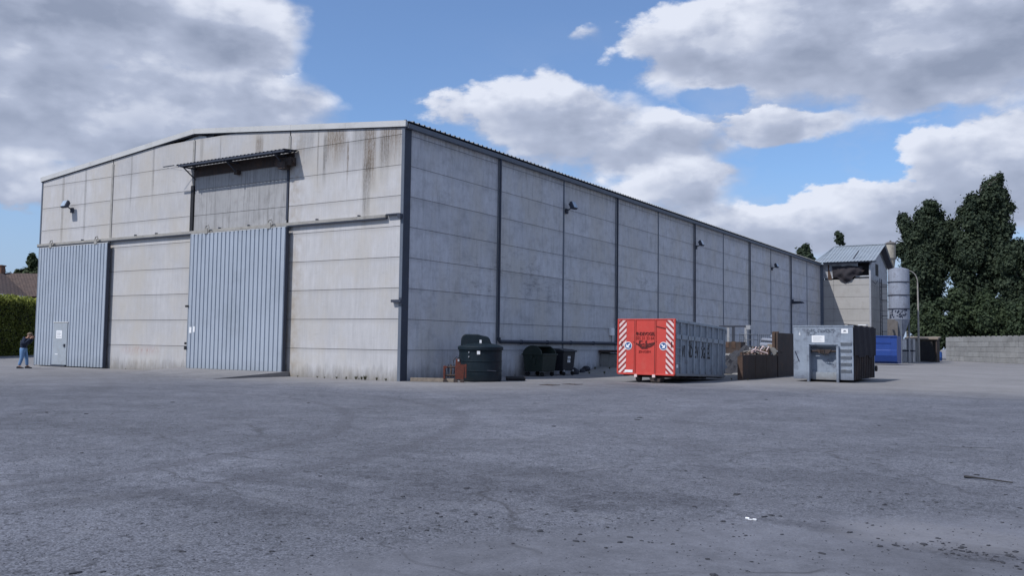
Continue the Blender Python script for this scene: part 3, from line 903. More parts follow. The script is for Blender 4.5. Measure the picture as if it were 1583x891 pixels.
# ---------------------------------------------------------------- floodlights
def floodlight(label, loc, rz, tilt=35):
    f = thing('floodlight', label, 'floodlight', loc, rz, 'floodlights on the hall walls')
    # local: wall at y=0, lamp points to -y
    MB().box(-0.10, 0.10, -0.10, 0.0, -0.28, -0.02, bev=0.015).build('mounting_box', M['trimdark'], f)
    MB().tube([(0, -0.08, -0.12), (0, -0.26, -0.02), (0, -0.36, 0.10)], 0.03, 6).build('arm', M['trimdark'], f)
    rm = Matrix.Rotation(R(-tilt), 3, 'X')
    hd = MB()
    hd.box(-0.22, 0.22, -0.52, -0.36, -0.10, 0.30, rot=rm, piv=Vector((0, -0.40, 0.1)), bev=0.03)
    for q in range(5):
        hd.box(-0.20 + q * 0.09, -0.18 + q * 0.09, -0.36, -0.30, -0.05, 0.25, rot=rm, piv=Vector((0, -0.40, 0.1)))
    hd.build('lamp_housing', M['trimdark'], f)
    MB().box(-0.18, 0.18, -0.527, -0.521, -0.06, 0.26, rot=rm, piv=Vector((0, -0.40, 0.1))).build('lamp_glass', M['bulb'], f)
    return f


FL = floodlight('floodlight high on the front wall above the leftmost sliding door', (-22.05, 0.0, 8.26), 0, 25)
dup(FL, (0.03, 12.95, 8.42), R(90), 'floodlight on the side wall nearest the hall corner')
dup(FL, (0.03, 31.3, 8.38), R(90), 'floodlight on the side wall, second from the hall corner')
dup(FL, (0.03, 49.4, 8.32), R(90), 'smallest floodlight, farthest along the side wall, near the top')
wl = thing('wall_lamp', 'flat dark lamp shade low on the far end of the side wall', 'wall lamp', (0.03, 55.9, 5.45), 0)
MB().poly([(0.0, 0.0), (1.0, 0.05), (0.85, 0.22), (0.0, 0.24)], 'y', -0.30, 0.50).build('lamp_shade', M['trimdark'], wl)
MB().box(-0.01, 0.1, -0.1, 0.25, 0.1, 0.4).build('bracket', M['trimdark'], wl)

jb = thing('junction_box', 'small pale junction box beside a downpipe on the side wall', 'junction box', (0.0, 18.25, 2.0))
MB().box(0.002, 0.16, -0.2, 0.2, 0, 0.42, bev=0.02).build('housing', M['white'], jb)
MB().tube([(0.07, 0.0, 0.0), (0.07, 0.0, -0.4)], 0.015, 6).build('cable', M['black'], jb)

# ---------------------------------------------------------------- fuel tank
TK = thing('storage_tank', 'round dark green plastic fuel tank with ribs standing at the side wall', 'tank', (1.95, 2.60, 0))
pr = [(0.78, 0.0), (0.83, 0.03)]
z = 0.05
for k in range(3):
    zt = z + 0.36
    pr += [(0.845, z + 0.02), (0.845, zt - 0.02), (0.862, zt - 0.01), (0.862, zt + 0.012), (0.845, zt + 0.022)]
    z = zt + 0.02
pr += [(0.845, 1.22), (0.90, 1.235), (0.905, 1.34), (0.88, 1.37), (0.70, 1.44), (0.35, 1.50), (0.02, 1.52)]
MB().lathe(pr, seg=48).build('tank_body', M['tank'], TK, smooth=True)
# equipment hood on top: seen from the front it is a rounded box with a lower lobe on the right
hd = MB()
ux = Vector((0.845, 0.535, 0))
outl = [(-0.78, 1.30), (-0.76, 1.66), (-0.70, 1.80), (-0.60, 1.845), (-0.10, 1.845), (0.05, 1.80), (0.28, 1.76), (0.36, 1.68), (0.42, 1.52), (0.44, 1.44), (0.44, 1.30)]
A = [hd.b.verts.new((p[0], -0.30, p[1])) for p in outl]
B = [hd.b.verts.new((p[0] * 0.97, 0.34, p[1] - 0.02)) for p in outl]
hd.b.faces.new(A)
hd.b.faces.new(B[::-1])
for i in range(len(outl)):
    j = (i + 1) % len(outl)
    hd.b.faces.new((A[i], B[i], B[j], A[j]))
h_ = hd.build('tank_lid', M['tank'], TK, bev=0.04)
h_.rotation_euler = (0, 0, R(32))
lk = MB().box(-0.03, 0.05, -0.345, -0.33, 1.50, 1.62).build('padlock', M['white'], TK)
lk.rotation_euler = (0, 0, R(32))
st = MB().box(-0.10, 0.02, -0.872, -0.860, 1.06, 1.19).build('tank_sticker', M['white'], TK)
st.rotation_euler = (0, 0, R(32))
for q, zz in ((-0.42, 1.13), (-0.42, 0.96)):
    kk = MB().box(q - 0.02, q + 0.02, -0.79, -0.76, zz - 0.02, zz + 0.03).build('tank_sticker', M['galv'], TK)
    kk.rotation_euler = (0, 0, R(32))
MB().tube([(0.6, -0.55, 0.45), (0.95, -0.3, 0.42)], 0.015, 6).build('tap', M['trimdark'], TK)

bt = tag(MB().tube([(2.55, 3.55, 0.10), (3.15, 4.05, 0.10)], 0.085, 12).build('pipe_offcut', M['black'], smooth=True), 'short black pipe offcut lying on the ground right of the green tank', 'pipe offcut')
tb = tag(MB().box(0.25, 1.95, 0.55, 0.75, 0.0, 0.14, rot=Matrix.Rotation(R(26), 3, 'Z')).build('timber_beam', M['wood'], bev=0.01), 'weathered timber beam lying flat at the foot of the side wall', 'beam')

# orange machine part next to the tank
OM = thing('machine_frame', 'rusty orange steel machine frame standing in front of the green tank', 'machine part', (1.95, 1.00, 0.0), R(30))
OM.scale = (0.8, 0.8, 0.86)
MB().box(-0.62, -0.52, -0.08, 0.08, 0.14, 0.72, bev=0.01).box(-0.54, -0.44, -0.12, 0.1, 0.62, 0.70).build('side_plate', M['orange'], OM)
MB().poly([(-0.04, 0.14), (0.34, 0.14), (0.40, 0.78), (0.20, 0.80), (0.16, 1.02), (-0.02, 1.04), (-0.06, 0.60)], 'y', -0.10, 0.02).build('main_plate', M['orange'], OM)
MB().box(0.40, 0.48, -0.12, 0.10, 0.20, 0.80).build('side_plate', M['orange'], OM)
MB().tube([(-0.55, 0.0, 0.66), (0.45, 0.0, 0.68)], 0.045, 8).tube([(-0.50, 0.0, 0.30), (0.1, 0.0, 0.30)], 0.05, 8).build('cross_bar', M['rustdark'], OM)
for k, xx in enumerate((-0.40, -0.27, -0.14)):
    MB().tube([(xx, 0.04, 0.22), (xx + 0.02, 0.0, 0.55), (xx, 0.03, 0.78)], 0.045, 8).build('cylinder', M['trimdark'] if k != 1 else M['rust'], OM)
MB().tube([(-0.1, 0, 0.6), (-0.16, 0, 0.95), (0.0, 0, 1.12), (0.12, 0, 1.05)], 0.02, 6).tube([(0.05, 0, 1.0), (0.10, -0.02, 1.16), (0.2, 0, 0.95)], 0.018, 6).build('hydraulic_hose', M['black'], OM)
MB().box(0.06, 0.14, -0.13, -0.10, 0.92, 1.02).build('fitting', M['galv'], OM)
for xx in (-0.02, 0.30):
    MB().box(xx - 0.09, xx + 0.07, -0.20, 0.10, 0.0, 0.14).build('foot', M['rustdark'], OM)
MB().box(-0.62, -0.44, -0.1, 0.1, 0.0, 0.10).build('foot', M['rustdark'], OM)


# ---------------------------------------------------------------- wheeled waste containers (long side along the wall)
def wheels(parent, pts, r=0.10):
    for x, y in pts:
        w = MB().tube([(x, y - 0.025, r), (x, y + 0.025, r)], r, 14).build('wheel', M['black'], parent, smooth=True)
        MB().box(x - 0.05, x + 0.05, y - 0.045, y + 0.045, 2 * r - 0.02, 2 * r + 0.06).build('castor', M['galv'], w)


def tapered(mb, x0, x1, y0, y1, z0, z1, t_):
    bt_ = [(x0 + t_, y0 + t_, z0), (x1 - t_, y0 + t_, z0), (x1 - t_, y1 - t_, z0), (x0 + t_, y1 - t_, z0)]
    tp_ = [(x0, y0, z1), (x1, y0, z1), (x1, y1, z1), (x0, y1, z1)]
    b = [mb.b.verts.new(p) for p in bt_]
    u = [mb.b.verts.new(p) for p in tp_]
    mb.b.faces.new(b[::-1])
    mb.b.faces.new(u)
    for i in range(4):
        mb.b.faces.new((b[i], b[(i + 1) % 4], u[(i + 1) % 4], u[i]))


GB = thing('waste_container', 'large dark green four wheeled waste container with domed lid half open', 'waste container', (0.80, 9.2, 0), 0, 'wheeled bins along the side wall')
b_ = MB()
tapered(b_, -0.55, 0.53, -0.66, 0.66, 0.22, 1.00, 0.07)
bd = b_.build('bin_body', M['bingreen'], GB, bev=0.03)
MB().box(-0.59, 0.57, -0.70, 0.70, 0.98, 1.04, bev=0.01).build('rim', M['bingreen'], GB)
dome = [(0.50 * math.cos(a) * -1 - 0.03, 1.04 + 0.36 * math.sin(a)) for a in [PI * k / 12 for k in range(13)]]
# lid ends are half discs, the roll lid covers the rear half and stands open at the front
for yy in (-0.68, 0.62):
    MB().poly(dome, 'y', yy, yy + 0.06).build('lid_end', M['bingreen'], GB)
ld = MB()
us_ = [PI * k / 12 for k in range(2, 9)]
pa = [(-0.03 - 0.52 * math.cos(a), 1.05 + 0.375 * math.sin(a)) for a in us_]
pb2 = [(-0.03 - 0.49 * math.cos(a), 1.05 + 0.35 * math.sin(a)) for a in us_]
ld.poly(pa + pb2[::-1], 'y', -0.62, 0.62)
ld.build('lid', M['bingreen'], GB)
MB().box(-0.45, 0.45, -0.60, 0.60, 1.0, 1.045).build('opening', M['darkhole'], GB)
MB().poly([(-0.05, 0.85), (0.17, 0.85), (0.14, 0.55), (0.04, 0.62)], 'y', -0.70, -0.655).box(-0.12, 0.02, -0.74, -0.66, 0.78, 0.96).build('lifting_trunnion', M['bingreen'], GB)
wheels(GB, [(-0.4, -0.45), (0.38, -0.45), (-0.4, 0.45), (0.38, 0.45)], 0.11)
BB = thing('waste_container', 'smaller anthracite four wheeled bin with two white stickers', 'waste container', (0.84, 11.25, 0), 0, 'wheeled bins along the side wall')
b_ = MB()
tapered(b_, -0.40, 0.40, -0.60, 0.60, 0.22, 1.12, 0.07)
b_.build('bin_body', M['binblack'], BB, bev=0.02)
MB().poly([(-0.46, 1.12), (0.47, 1.12), (0.47, 1.18), (0.25, 1.24), (-0.46, 1.30)], 'y', -0.66, 0.66).build('lid', M['binblack'], BB, bev=0.02)
MB().box(0.36, 0.388, -0.15, 0.12, 0.80, 0.92).box(0.36, 0.376, -0.15, 0.12, 0.62, 0.75).build('sticker', M['white'], BB)
for z_, yy in ((0.88, .09), (0.84, .04), (0.70, .09), (0.66, 0.0)):
    MB().box(0.37, 0.391 if z_ > 0.76 else 0.379, -0.13, yy, z_, z_ + 0.012).build('sticker_line', M['trim'], BB)
MB().box(-0.05, 0.12, -0.3, -0.2, 1.245, 1.26).build('lid_sticker', M['white'], BB)
wheels(BB, [(-0.3, -0.45), (0.32, -0.45), (-0.3, 0.45), (0.32, 0.45)], 0.10)
for i, (xx, yy, rr, lb) in enumerate(((0.75, 12.75, 0.19, 'largest dark stone lying just right of the anthracite bin'), (0.55, 13.9, 0.17, 'dark stone halfway between the bins and the dark slab'), (0.45, 14.5, 0.24, 'dark rubble lump at the wall nearest the concrete block'))):
    b_ = MB()
    bmesh.ops.create_icosphere(b_.b, subdivisions=3, radius=rr)
    for v in b_.b.verts:
        v.co *= 1 + 0.45 * noise.noise(v.co * 6 + Vector((i * 7, 0, 0)))
    tag(b_.build('stone', M['clod'], smooth=True, loc=(xx, yy, rr * 0.6 + 0.02)), lb, 'stone', 'stones at the wall foot')
DK = thing('concrete_block', 'old stained concrete block at the side wall capped by a dark slab', 'concrete block', (0.62, 17.9, 0.15))
b_ = MB().box(-0.56, 0.70, -1.0, 1.4, -0.1, 0.86)
bmesh.ops.subdivide_edges(b_.b, edges=b_.b.edges[:], cuts=6, use_grid_fill=True)
for v in b_.b.verts:
    v.co += Vector((1, 1, 1)) * 0.05 * noise.noise(v.co * 3)
b_.build('block', M['slab'], DK, smooth=True)
MB().box(-0.56, 0.80, -1.2, 0.4, 0.93, 1.06, bev=0.01).build('cap_slab', M['rustdark'], DK)


# ---------------------------------------------------------------- hook lift containers
def hatch(parent, x0, x1, z0, z1, y, slope, step=0.24, wd=0.125):
    """pale diagonal bars clipped to a strip, on the dark red background"""
    hb = MB()
    h = (x1 - x0) * 1.0
    z = z0 - h
    while z < z1:
        za, zb = (z, z + h) if slope > 0 else (z + h, z)
        poly = [(x0, za), (x1, zb), (x1, zb + wd), (x0, za + wd)]
        # clip vertically
        def clip(ps, lim, keep_above):
            outp = []
            for i in range(len(ps)):
                a, b = ps[i], ps[(i + 1) % len(ps)]
                ia = (a[1] >= lim) if keep_above else (a[1] <= lim)
                ib_ = (b[1] >= lim) if keep_above else (b[1] <= lim)
                if ia:
                    outp.append(a)
                if ia != ib_:
                    f_ = (lim - a[1]) / (b[1] - a[1])
                    outp.append((a[0] + (b[0] - a[0]) * f_, lim))
            return outp
        ps = clip(poly, z0, True)
        if len(ps) > 2:
            ps = clip(ps, z1, False)
        if len(ps) > 2:
            hb.poly(ps, 'y', y - 0.003, y)
        z += step
    MB().box(x0, x1, y, y + 0.004, z0, z1).build('warning_strip', M['hatchred'], parent)
    return hb.build('warning_stripes', M['hatch'], parent)


RC = thing('hooklift_container', 'hooklift waste container with bright red front and grey ribbed sides', 'container', (8.50, 6.50, 0.35))
RC.rotation_euler = (R(-1.9), 0, 0)
RW, RL, RH = 2.44, 5.85, 2.19
# local: x from -RW..0, y from 0..RL, z from 0..RH
MB().box(-RW, 0, 0.0, 0.07, 0, RH).build('front_plate', M['redface'], RC)
MB().box(-RW, -RW + 0.06, 0.07, RL, 0.0, RH - 0.0).build('left_side', M['contpanel'], RC)
MB().box(-0.05, -0.045 + 0.03, 0.07, RL, 0.0, RH - 0.05).build('right_side', M['contpanel'], RC)
MB().box(-RW, 0, RL - 0.08, RL, 0.0, RH).build('rear_door', M['contgrey'], RC)
MB().box(-RW + 0.06, -0.05, 0.07, RL - 0.08, 0.0, 0.06).build('floor_plate', M['contgrey'], RC)
rr_ = MB()
rr_.box(-0.06, 0.06, 0.075, RL, RH - 0.10, RH).box(-RW - 0.06, -RW + 0.06, 0.075, RL, RH - 0.10, RH)
rr_.box(-0.015, 0.05, 0.075, RL, 1.42, 1.60).box(-0.02, 0.07, 0.075, RL, -0.04, 0.06)
rr_.build('top_rail', M['contgrey'], RC, bev=0.006)
NRB = 8
for i in range(NRB):
    y = 0.60 + i * (RL - 0.75) / (NRB - 1)
    MB().box(-0.02, 0.05, y - 0.045, y + 0.045, 0.02, RH - 0.09, bev=0.008).build('side_rib', M['contgrey'], RC)
for zz in (1.05, 0.80, 0.45):
    MB().box(-0.02, 0.03, 0.08, 0.55, zz, zz + 0.03).build('ladder_rung', M['contgrey'], RC)
MB().box(-0.03, -0.008, 0.24, 0.42, 0.28, 0.42).build('plate_sticker', M['white'], RC)
for xx in (-RW + 0.76, -0.80):
    MB().box(xx - 0.045, xx - 0.012, -0.012, -0.002, 0.01, RH - 0.01).build('plate_groove', M['redtext'], RC)
    MB().box(xx - 0.012, xx + 0.02, -0.03, -0.002, 0.01, RH - 0.01).build('plate_fold', M['redface'], RC)
MB().box(-RW - 0.03, -RW + 0.035, -0.03, 0.06, 0, RH + 0.02).box(-0.035, 0.03, -0.03, 0.06, 0, RH + 0.02).box(-RW, 0, -0.02, 0.06, RH - 0.03, RH + 0.02).box(-RW, 0, -0.02, 0.05, -0.04, 0.025).build('front_edge', M['redface'], RC, bev=0.008)
hatch(RC, -RW + 0.04, -RW + 0.36, 0.03, RH - 0.04, -0.006, 1)
hatch(RC, -0.36, -0.04, 0.03, RH - 0.04, -0.006, -1)
for xx, sgn in ((-RW + 0.45, -1), (-0.47, 1)):
    c_ = MB().tube([(xx, -0.010, 1.12), (xx, -0.016, 1.12)], 0.165, 28).build('direction_sign', M['white'], RC)
    MB().tube([(xx, -0.0165, 1.12), (xx, -0.020, 1.12)], 0.140, 28).build('sign_disc', M['signblue'], c_)
    # diagonal arrow pointing down and outwards
    ar = [(-0.018, 0.10), (0.018, 0.10), (0.018, -0.01), (0.075, -0.01), (0.0, -0.10), (-0.075, -0.01), (-0.018, -0.01)]
    an = R(-45) if sgn < 0 else R(45)
    ar = [(xx + 1.05 * (p[0] * 1.5 * math.cos(an) - p[1] * math.sin(an)), 1.12 + 1.05 * (p[0] * 1.5 * math.sin(an) + p[1] * math.cos(an))) for p in ar]
    MB().poly(ar, 'y', -0.024, -0.0205).build('arrow', M['white'], c_)
XM = -RW / 2 - 0.05
text('lettering', 'VINDEVOGEL', 0.185, M['redtext'], RC, (XM, -0.012, 1.60), FR, 0.78, 0.004, bold=0.004)
text('lettering', '055 31 33 64', 0.175, M['dimtext'], RC, (XM, -0.012, 1.43), FR, 0.86, 0.004)
text('lettering', 'ZINGEM', 0.13, M['dimtext'], RC, (XM, -0.012, 0.885), FR, 1.1, 0.004)
# eagle emblem with spread wings
eg = MB()
for pl in ([(-0.62, 1.31), (-0.44, 1.27), (-0.26, 1.18), (-0.30, 1.12), (-0.46, 1.19)],
           [(0.62, 1.33), (0.42, 1.28), (0.20, 1.24), (0.14, 1.16), (0.12, 1.02), (0.30, 1.06), (0.44, 1.15)],
           [(-0.30, 1.36), (-0.18, 1.38), (-0.08, 1.33), (-0.22, 1.31), (-0.22, 1.20), (-0.02, 1.24), (0.0, 1.19), (-0.14, 1.17), (-0.18, 1.02), (-0.31, 1.10)],
           [(0.02, 1.34), (0.12, 1.38), (0.10, 1.27), (0.17, 1.22), (0.14, 1.04), (0.06, 1.05)],
           [(-0.24, 1.05), (-0.12, 1.09), (0.02, 1.06), (0.20, 1.06), (0.14, 0.98), (-0.16, 0.97)]):
    eg.poly([(XM + p[0] * 0.85, 1.15 + (p[1] - 1.15) * 0.85) for p in pl], 'y', -0.012, -0.005)
eg.build('eagle_emblem', M['redtext'], RC)
MB().poly([(XM - 0.12, 1.19), (XM + 0.04, 1.19), (XM + 0.05, 1.05), (XM - 0.08, 1.04)], 'y', -0.011, -0.004).build('eagle_breast', M['dimtext'], RC)
MB().box(-RW + 0.32, -RW + 0.66, -0.014, -0.006, 0.05, 0.15).build('plate_sticker', M['white'], RC)
MB().box(-0.78, -0.38, -0.012, -0.005, 1.84, 1.88, rot=Matrix.Rotation(R(12), 3, 'Y')).build('weld_scar', M['redtext'], RC)
for xx, sg in ((-RW + 0.17, 1), (-0.12, 1)):
    MB().box(xx - 0.012, xx + 0.012, -0.05, -0.01, 1.08, 1.30).build('tie_hook', M['redtext'], RC)
for wd_, ph_, i in (('VI', '', 0), ('ND', '055', 1), ('EV', '31', 2), ('OG', '33', 3), ('EL', '64', 4)):
    yc = 0.60 + (i + 0.5) * (RL - 0.75) / (NRB - 1)
    text('side_lettering', wd_, 0.66, M['black'], RC, (-0.010, yc, 0.93), SR, 0.60, 0.004, bold=0.012)
    if ph_:
        text('side_lettering', ph_, 0.30, M['black'], RC, (-0.010, yc, 1.28), SR, 0.8, 0.004)
# skids and rollers
for xx in (-RW + 0.80, -0.86):
    MB().box(xx - 0.05, xx + 0.05, 0.05, RL - 0.05, -0.14, -0.005).build('skid', M['rustdark'], RC)
    MB().tube([(xx - 0.10, 0.32, -0.18), (xx + 0.10, 0.32, -0.18)], 0.10, 14).build('roller', M['rustdark'], RC)
    MB().box(xx - 0.06, xx + 0.06, -0.03, 0.03, -0.13, -0.02).build('skid_cap', M['hatch'], RC)
for i in range(7):
    y = 0.5 + i * 0.8
    MB().box(-RW + 0.04, -0.02, y - 0.04, y + 0.04, -0.09, -0.01).build('cross_member', M['rustdark'], RC)
MB().poly([(-1.10, -0.14), (-0.60, -0.14), (-0.66, -0.30), (-1.02, -0.30)], 'y', 0.1, 0.5).build('front_foot', M['rustdark'], RC)
MB().box(-0.22, 0.06, RL - 0.36, RL - 0.16, -0.10, 0.02).build('rear_foot', M['contgrey'], RC)
MB().tube([(0.03, RL + 0.02, RH - 0.1), (0.03, RL + 0.02, 0.1)], 0.03, 6).box(-0.05, 0.10, RL - 0.02, RL + 0.10, RH - 0.28, RH - 0.12).box(0.0, 0.12, RL, RL + 0.09, 0.35, 0.5).build('door_hinge', M['contgrey'], RC)

GC = thing('hooklift_container', 'blue grey chipped hooklift container with lifting bay and dark mesh cover', 'container', (13.81, 13.43, 0.12))
GW, GL, GH = 2.51, 4.8, 2.29
# front wall with recess for the lifting hook
b_ = MB()
b_.box(-GW, -GW + 0.66, 0, 0.10, 0, GH).box(-0.62, 0, 0, 0.10, 0, GH).box(-GW + 0.66, -0.62, 0, 0.10, 1.50, GH)
b_.build('front_wall', M['contblue'], GC)
x0, x1 = -GW + 0.66, -0.62
MB().box(x0, x1, 0.38, 0.44, -0.05, 1.5).build('bay_back_plate', M['contblue'], GC)
MB().poly([(0.38, 1.5), (0.10, 1.5), (0.10, 1.44), (0.38, 1.30)], 'x', x0, x1).build('bay_top', M['contblue'], GC)
for xx in (x0 - 0.05, x1 - 0.05):
    MB().box(xx, xx + 0.10, -0.14, 0.42, -0.12, 1.46, bev=0.01).build('bay_upright', M['contblue'], GC)
MB().tube([(x0 + 0.05, 0.14, 1.22), (x1 - 0.05, 0.14, 1.22)], 0.045, 10).build('lifting_bar', M['rustdark'], GC)
MB().poly([(x0 + 0.28, 1.30), (x1 - 0.28, 1.30), (x1 - 0.42, 1.12), (x0 + 0.42, 1.12)], 'y', 0.08, 0.22).build('hook_plate', M['rustdark'], GC)
for q in (0.45, 0.52, 0.62):
    MB().tube([(x0 + q, 0.06, 1.3), (x0 + q + 0.03, 0.02, 1.14), (x0 + q + 0.2, 0.04, 1.06)], 0.014, 5).build('hydraulic_hose', M['black'], GC)
MB().box(x0 + 0.05, x1 - 0.05, 0.30, 0.375, -0.02, 0.30).build('bay_kick_plate', M['contgrey'], GC)
# rungs: five pressed steps right of the bay
for i in range(5):
    z_ = 0.28 + i * 0.29
    MB().poly([(-0.0, z_), (-0.085, z_ + 0.15), (-0.085, z_ + 0.17), (0.0, z_ + 0.18)], 'x', -0.50, -0.08).build('step_rung', M['contpanel'], GC)
MB().box(-1.72, -1.18, -0.008, -0.002, 1.60, 1.90).build('placard', M['white'], GC)
for i in range(5):
    MB().box(-1.66, -1.26 - 0.05 * (i % 3), -0.012, -0.0085, 1.65 + i * 0.045, 1.657 + i * 0.045).build('placard_line', M['contgrey'], GC)
MB().box(-0.48, -0.20, -0.008, -0.002, 2.00, 2.19).build('placard', M['white'], GC)
MB().poly([(-0.42, 2.07), (-0.26, 2.07), (-0.30, 2.12), (-0.36, 2.13)], 'y', -0.012, -0.0085).build('placard_mark', M['trim'], GC)
MB().poly([(-GW + 0.24, 1.93), (-GW + 0.28, 2.06), (-GW + 0.30, 1.90)], 'y', -0.008, -0.002).build('paint_mark', M['white'], GC)
# remains of old lettering: broken blue chips, nothing legible
b_ = MB()
r2 = random.Random(3)
for i in range(95):
    xx = -1.95 + 1.2 * r2.random()
    zz = 2.02 + 0.14 * r2.random() - (0.12 if r2.random() < 0.3 and xx < -1.5 else 0)
    w_ = 0.015 + 0.05 * r2.random()
    h2 = 0.010 + 0.035 * r2.random()
    b_.box(xx, xx + w_, -0.006 - 0.0001 * i, -0.002, zz, zz + h2)
b_.build('worn_paint', M['trim'], GC)
MB().poly([(-GW + 0.05, 1.2), (-GW + 0.09, 1.2), (-GW + 0.28, 0.72), (-GW + 0.22, 0.76)], 'y', -0.006, -0.002).build('scratch', M['jacket'], GC)
MB().box(-GW - 0.02, 0.02, -0.02, 0.12, GH, GH + 0.05).build('top_edge', M['contblue'], GC)
MB().box(-GW, -GW + 0.06, 0.10, GL, 0, GH).box(-0.10, -0.04, 0.10, GL, 0, GH - 0.02).box(-GW, 0, GL - 0.08, GL, 0, GH).box(-GW + 0.06, -0.1, 0.44, GL - 0.08, 0, 0.08).build('body_shell', M['contpanel'], GC)
for i in range(12):
    y = 0.25 + i * 0.385
    MB().box(-0.05, 0.03, y - 0.05, y + 0.05, 0.0, GH - 0.1, bev=0.008).build('side_rib', M['rustdark'], GC)
# mesh cover hanging over the side: wavy sheet with uneven hem
cv = MB()
rows = []
for j in range(15):
    row = []
    zf = j / 14
    for i in range(81):
        y = -0.01 + (GL + 0.03) * i / 80
        hem = 0.95 + 0.05 * math.sin(y * 3.1) + 0.02 * math.sin(y * 11)
        z_ = GH + 0.05 + 0.03 * math.sin(y * 5) - (GH - hem) * zf
        row.append(cv.b.verts.new((0.05 + 0.018 * math.sin(y * 33 + zf) + 0.012 * noise.noise(Vector((y * 2, z_ * 2, 0))), y, z_)))
    rows.append(row)
for j in range(14):
    for i in range(80):
        cv.b.faces.new((rows[j][i], rows[j][i + 1], rows[j + 1][i + 1], rows[j + 1][i]))
top = []
for i in range(81):
    y = -0.01 + (GL + 0.03) * i / 80
    top.append(cv.b.verts.new((-0.4, y, GH + 0.10 + 0.03 * math.sin(y * 4))))
for i in range(80):
    cv.b.faces.new((rows[0][i + 1], rows[0][i], top[i], top[i + 1]))
cv.build('mesh_cover', M['tarp'], GC, smooth=True, fixn=False)
MB().box(-0.45, -0.1, 3.4, 3.9, GH + 0.13, GH + 0.17).build('cover_pad', M['white'], GC)
for xx in (x0, x1):
    MB().box(xx - 0.05, xx + 0.05, 0.05, GL - 0.1, -0.12, -0.004).build('skid', M['rustdark'], GC)
MB().box(-0.35, -0.08, GL, GL + 0.28, 0.28, 0.62).tube([(0.08, GL + 0.15, 0.42), (-0.5, GL + 0.15, 0.42)], 0.14, 10).build('rear_latch', M['rustdark'], GC)

# ---------------------------------------------------------------- steel retaining wall with scrap heap behind
RT = thing('retaining_wall', 'low dark steel retaining wall with tall end section beside the scrap heap', 'wall')
MB().box(9.13, 9.30, 12.5, 18.0, 0, 1.12).build('low_section', M['rustdark'], RT, bev=0.01)
MB().box(9.10, 9.34, 18.0, 21.2, 0, 2.20).build('tall_section', M['rustdark'], RT, bev=0.01)
MB().box(9.10, 9.33, 12.42, 12.5, 0, 1.05).build('end_plate', M['rust'], RT)
MB().box(9.06, 9.2, 17.93, 17.995, 1.12, 2.24).box(9.08, 9.36, 18.0, 18.12, 2.2, 2.26).build('end_plate', M['rust'], RT)
MB().box(9.16, 9.26, 12.6, 12.75, 1.12, 1.24).build('lug', M['rust'], RT)
for y in (14.4, 16.2):
    MB().box(9.30, 9.31, y, y + 0.04, 0.02, 1.1).build('weld_seam', M['rust'], RT)


def pz(x, y):
    i = min(max(int(round((x - 0.06) / 8.89 * NX)), 0), NX)
    j = min(max(int(round((y - 12.6) / 20.9 * NY)), 0), NY)
    return PLAT[i, j]


heap = MB()
bmesh.ops.create_grid(heap.b, x_segments=40, y_segments=40, size=1)
for v in heap.b.verts:
    r_ = v.co.length
    x, y = 7.9 + v.co.x * 1.1, 17.2 + v.co.y * 2.9
    hgt = max(0, 1 - r_ * 0.95) ** 0.7 * 0.75
    n_ = noise.noise(Vector((x * 2.6, y * 2.6, 0))) * 0.28 + noise.noise(Vector((x * 7, y * 7, 2))) * 0.13
    v.co = Vector((x, y, pz(x, y) * 0.97 - 0.05 + hgt + n_ * min(1, hgt * 3)))
hp_ = heap.build('scrap_heap', M['clod'], smooth=False)
hp_['kind'] = 'stuff'
tag(hp_, 'heap of dark rubble and scrap piled behind the steel wall', 'scrap heap')


def scrap(name, label, cat, mb, mat, smooth=False):
    return tag(mb.build(name, mat, smooth=smooth), label, cat)


def CA(px_x, Y, z):
    """direction (tangent right of the view axis) and distance -> world"""
    return tuple(CW(px_x * Y, Y, z))


scrap('foil_roll', 'white foil roll lying highest on the scrap heap', 'roll', MB().tube([CA(0.282, 46.5, 1.86), CA(0.303, 45.8, 1.80)], 0.10, 12), M['silo'], True)
scrap('foil_roll', 'white foil roll just below the topmost one on the scrap heap', 'roll', MB().tube([CA(0.281, 46.0, 1.58), CA(0.298, 45.3, 1.54)], 0.14, 12), M['silo'], True)
b_ = MB()
bmesh.ops.create_icosphere(b_.b, subdivisions=3, radius=0.17)
for v in b_.b.verts:
    v.co *= 1 + 0.5 * noise.noise(v.co * 7)
    v.co += Vector(CA(0.2955, 46.6, 1.98))
scrap('plastic_bag', 'crumpled white plastic bag on top of the heap beside the rolls', 'bag', b_, M['silo'])
SP = thing('spring_rack', 'rusty brown spring rack with pale loops on the scrap heap', 'scrap', CA(0.2805, 43.6, 1.13), R(-8))
MB().box(-0.45, 0.45, -0.10, 0.10, 0.0, 0.24).build('rack_body', M['rust'], SP)
for i in range(6):
    x = -0.40 + i * 0.16
    MB().tube([(x, -0.12, 0.0), (x - 0.03, -0.15, 0.20), (x + 0.02, -0.04, 0.36), (x + 0.04, 0.1, 0.30)], 0.022, 6).build('loop', M['hatch'] if i % 2 else M['wood'], SP)
scrap('plank', 'thin pale plank lying along the front of the scrap heap', 'plank', MB().tube([CA(0.2665, 42.5, 1.20), CA(0.2735, 42.8, 1.36), CA(0.288, 43.0, 1.17)], 0.04, 5), M['hatch'])
scrap('plank', 'short pale plank end at the low left tip of the scrap heap', 'plank', MB().tube([CA(0.2630, 42.4, 1.12), CA(0.2690, 42.5, 1.30)], 0.035, 5), M['wood'])
cc_ = Vector(CA(0.2965, 45.0, 1.44))
scrap('wooden_crate', 'brown wooden crate leaning against the tall wall section', 'crate', MB().box(cc_.x - 0.3, cc_.x + 0.3, cc_.y - 0.3, cc_.y + 0.3, cc_.z - 0.18, cc_.z + 0.18, rot=Matrix.Rotation(R(4), 3, 'Y')), M['wood'])
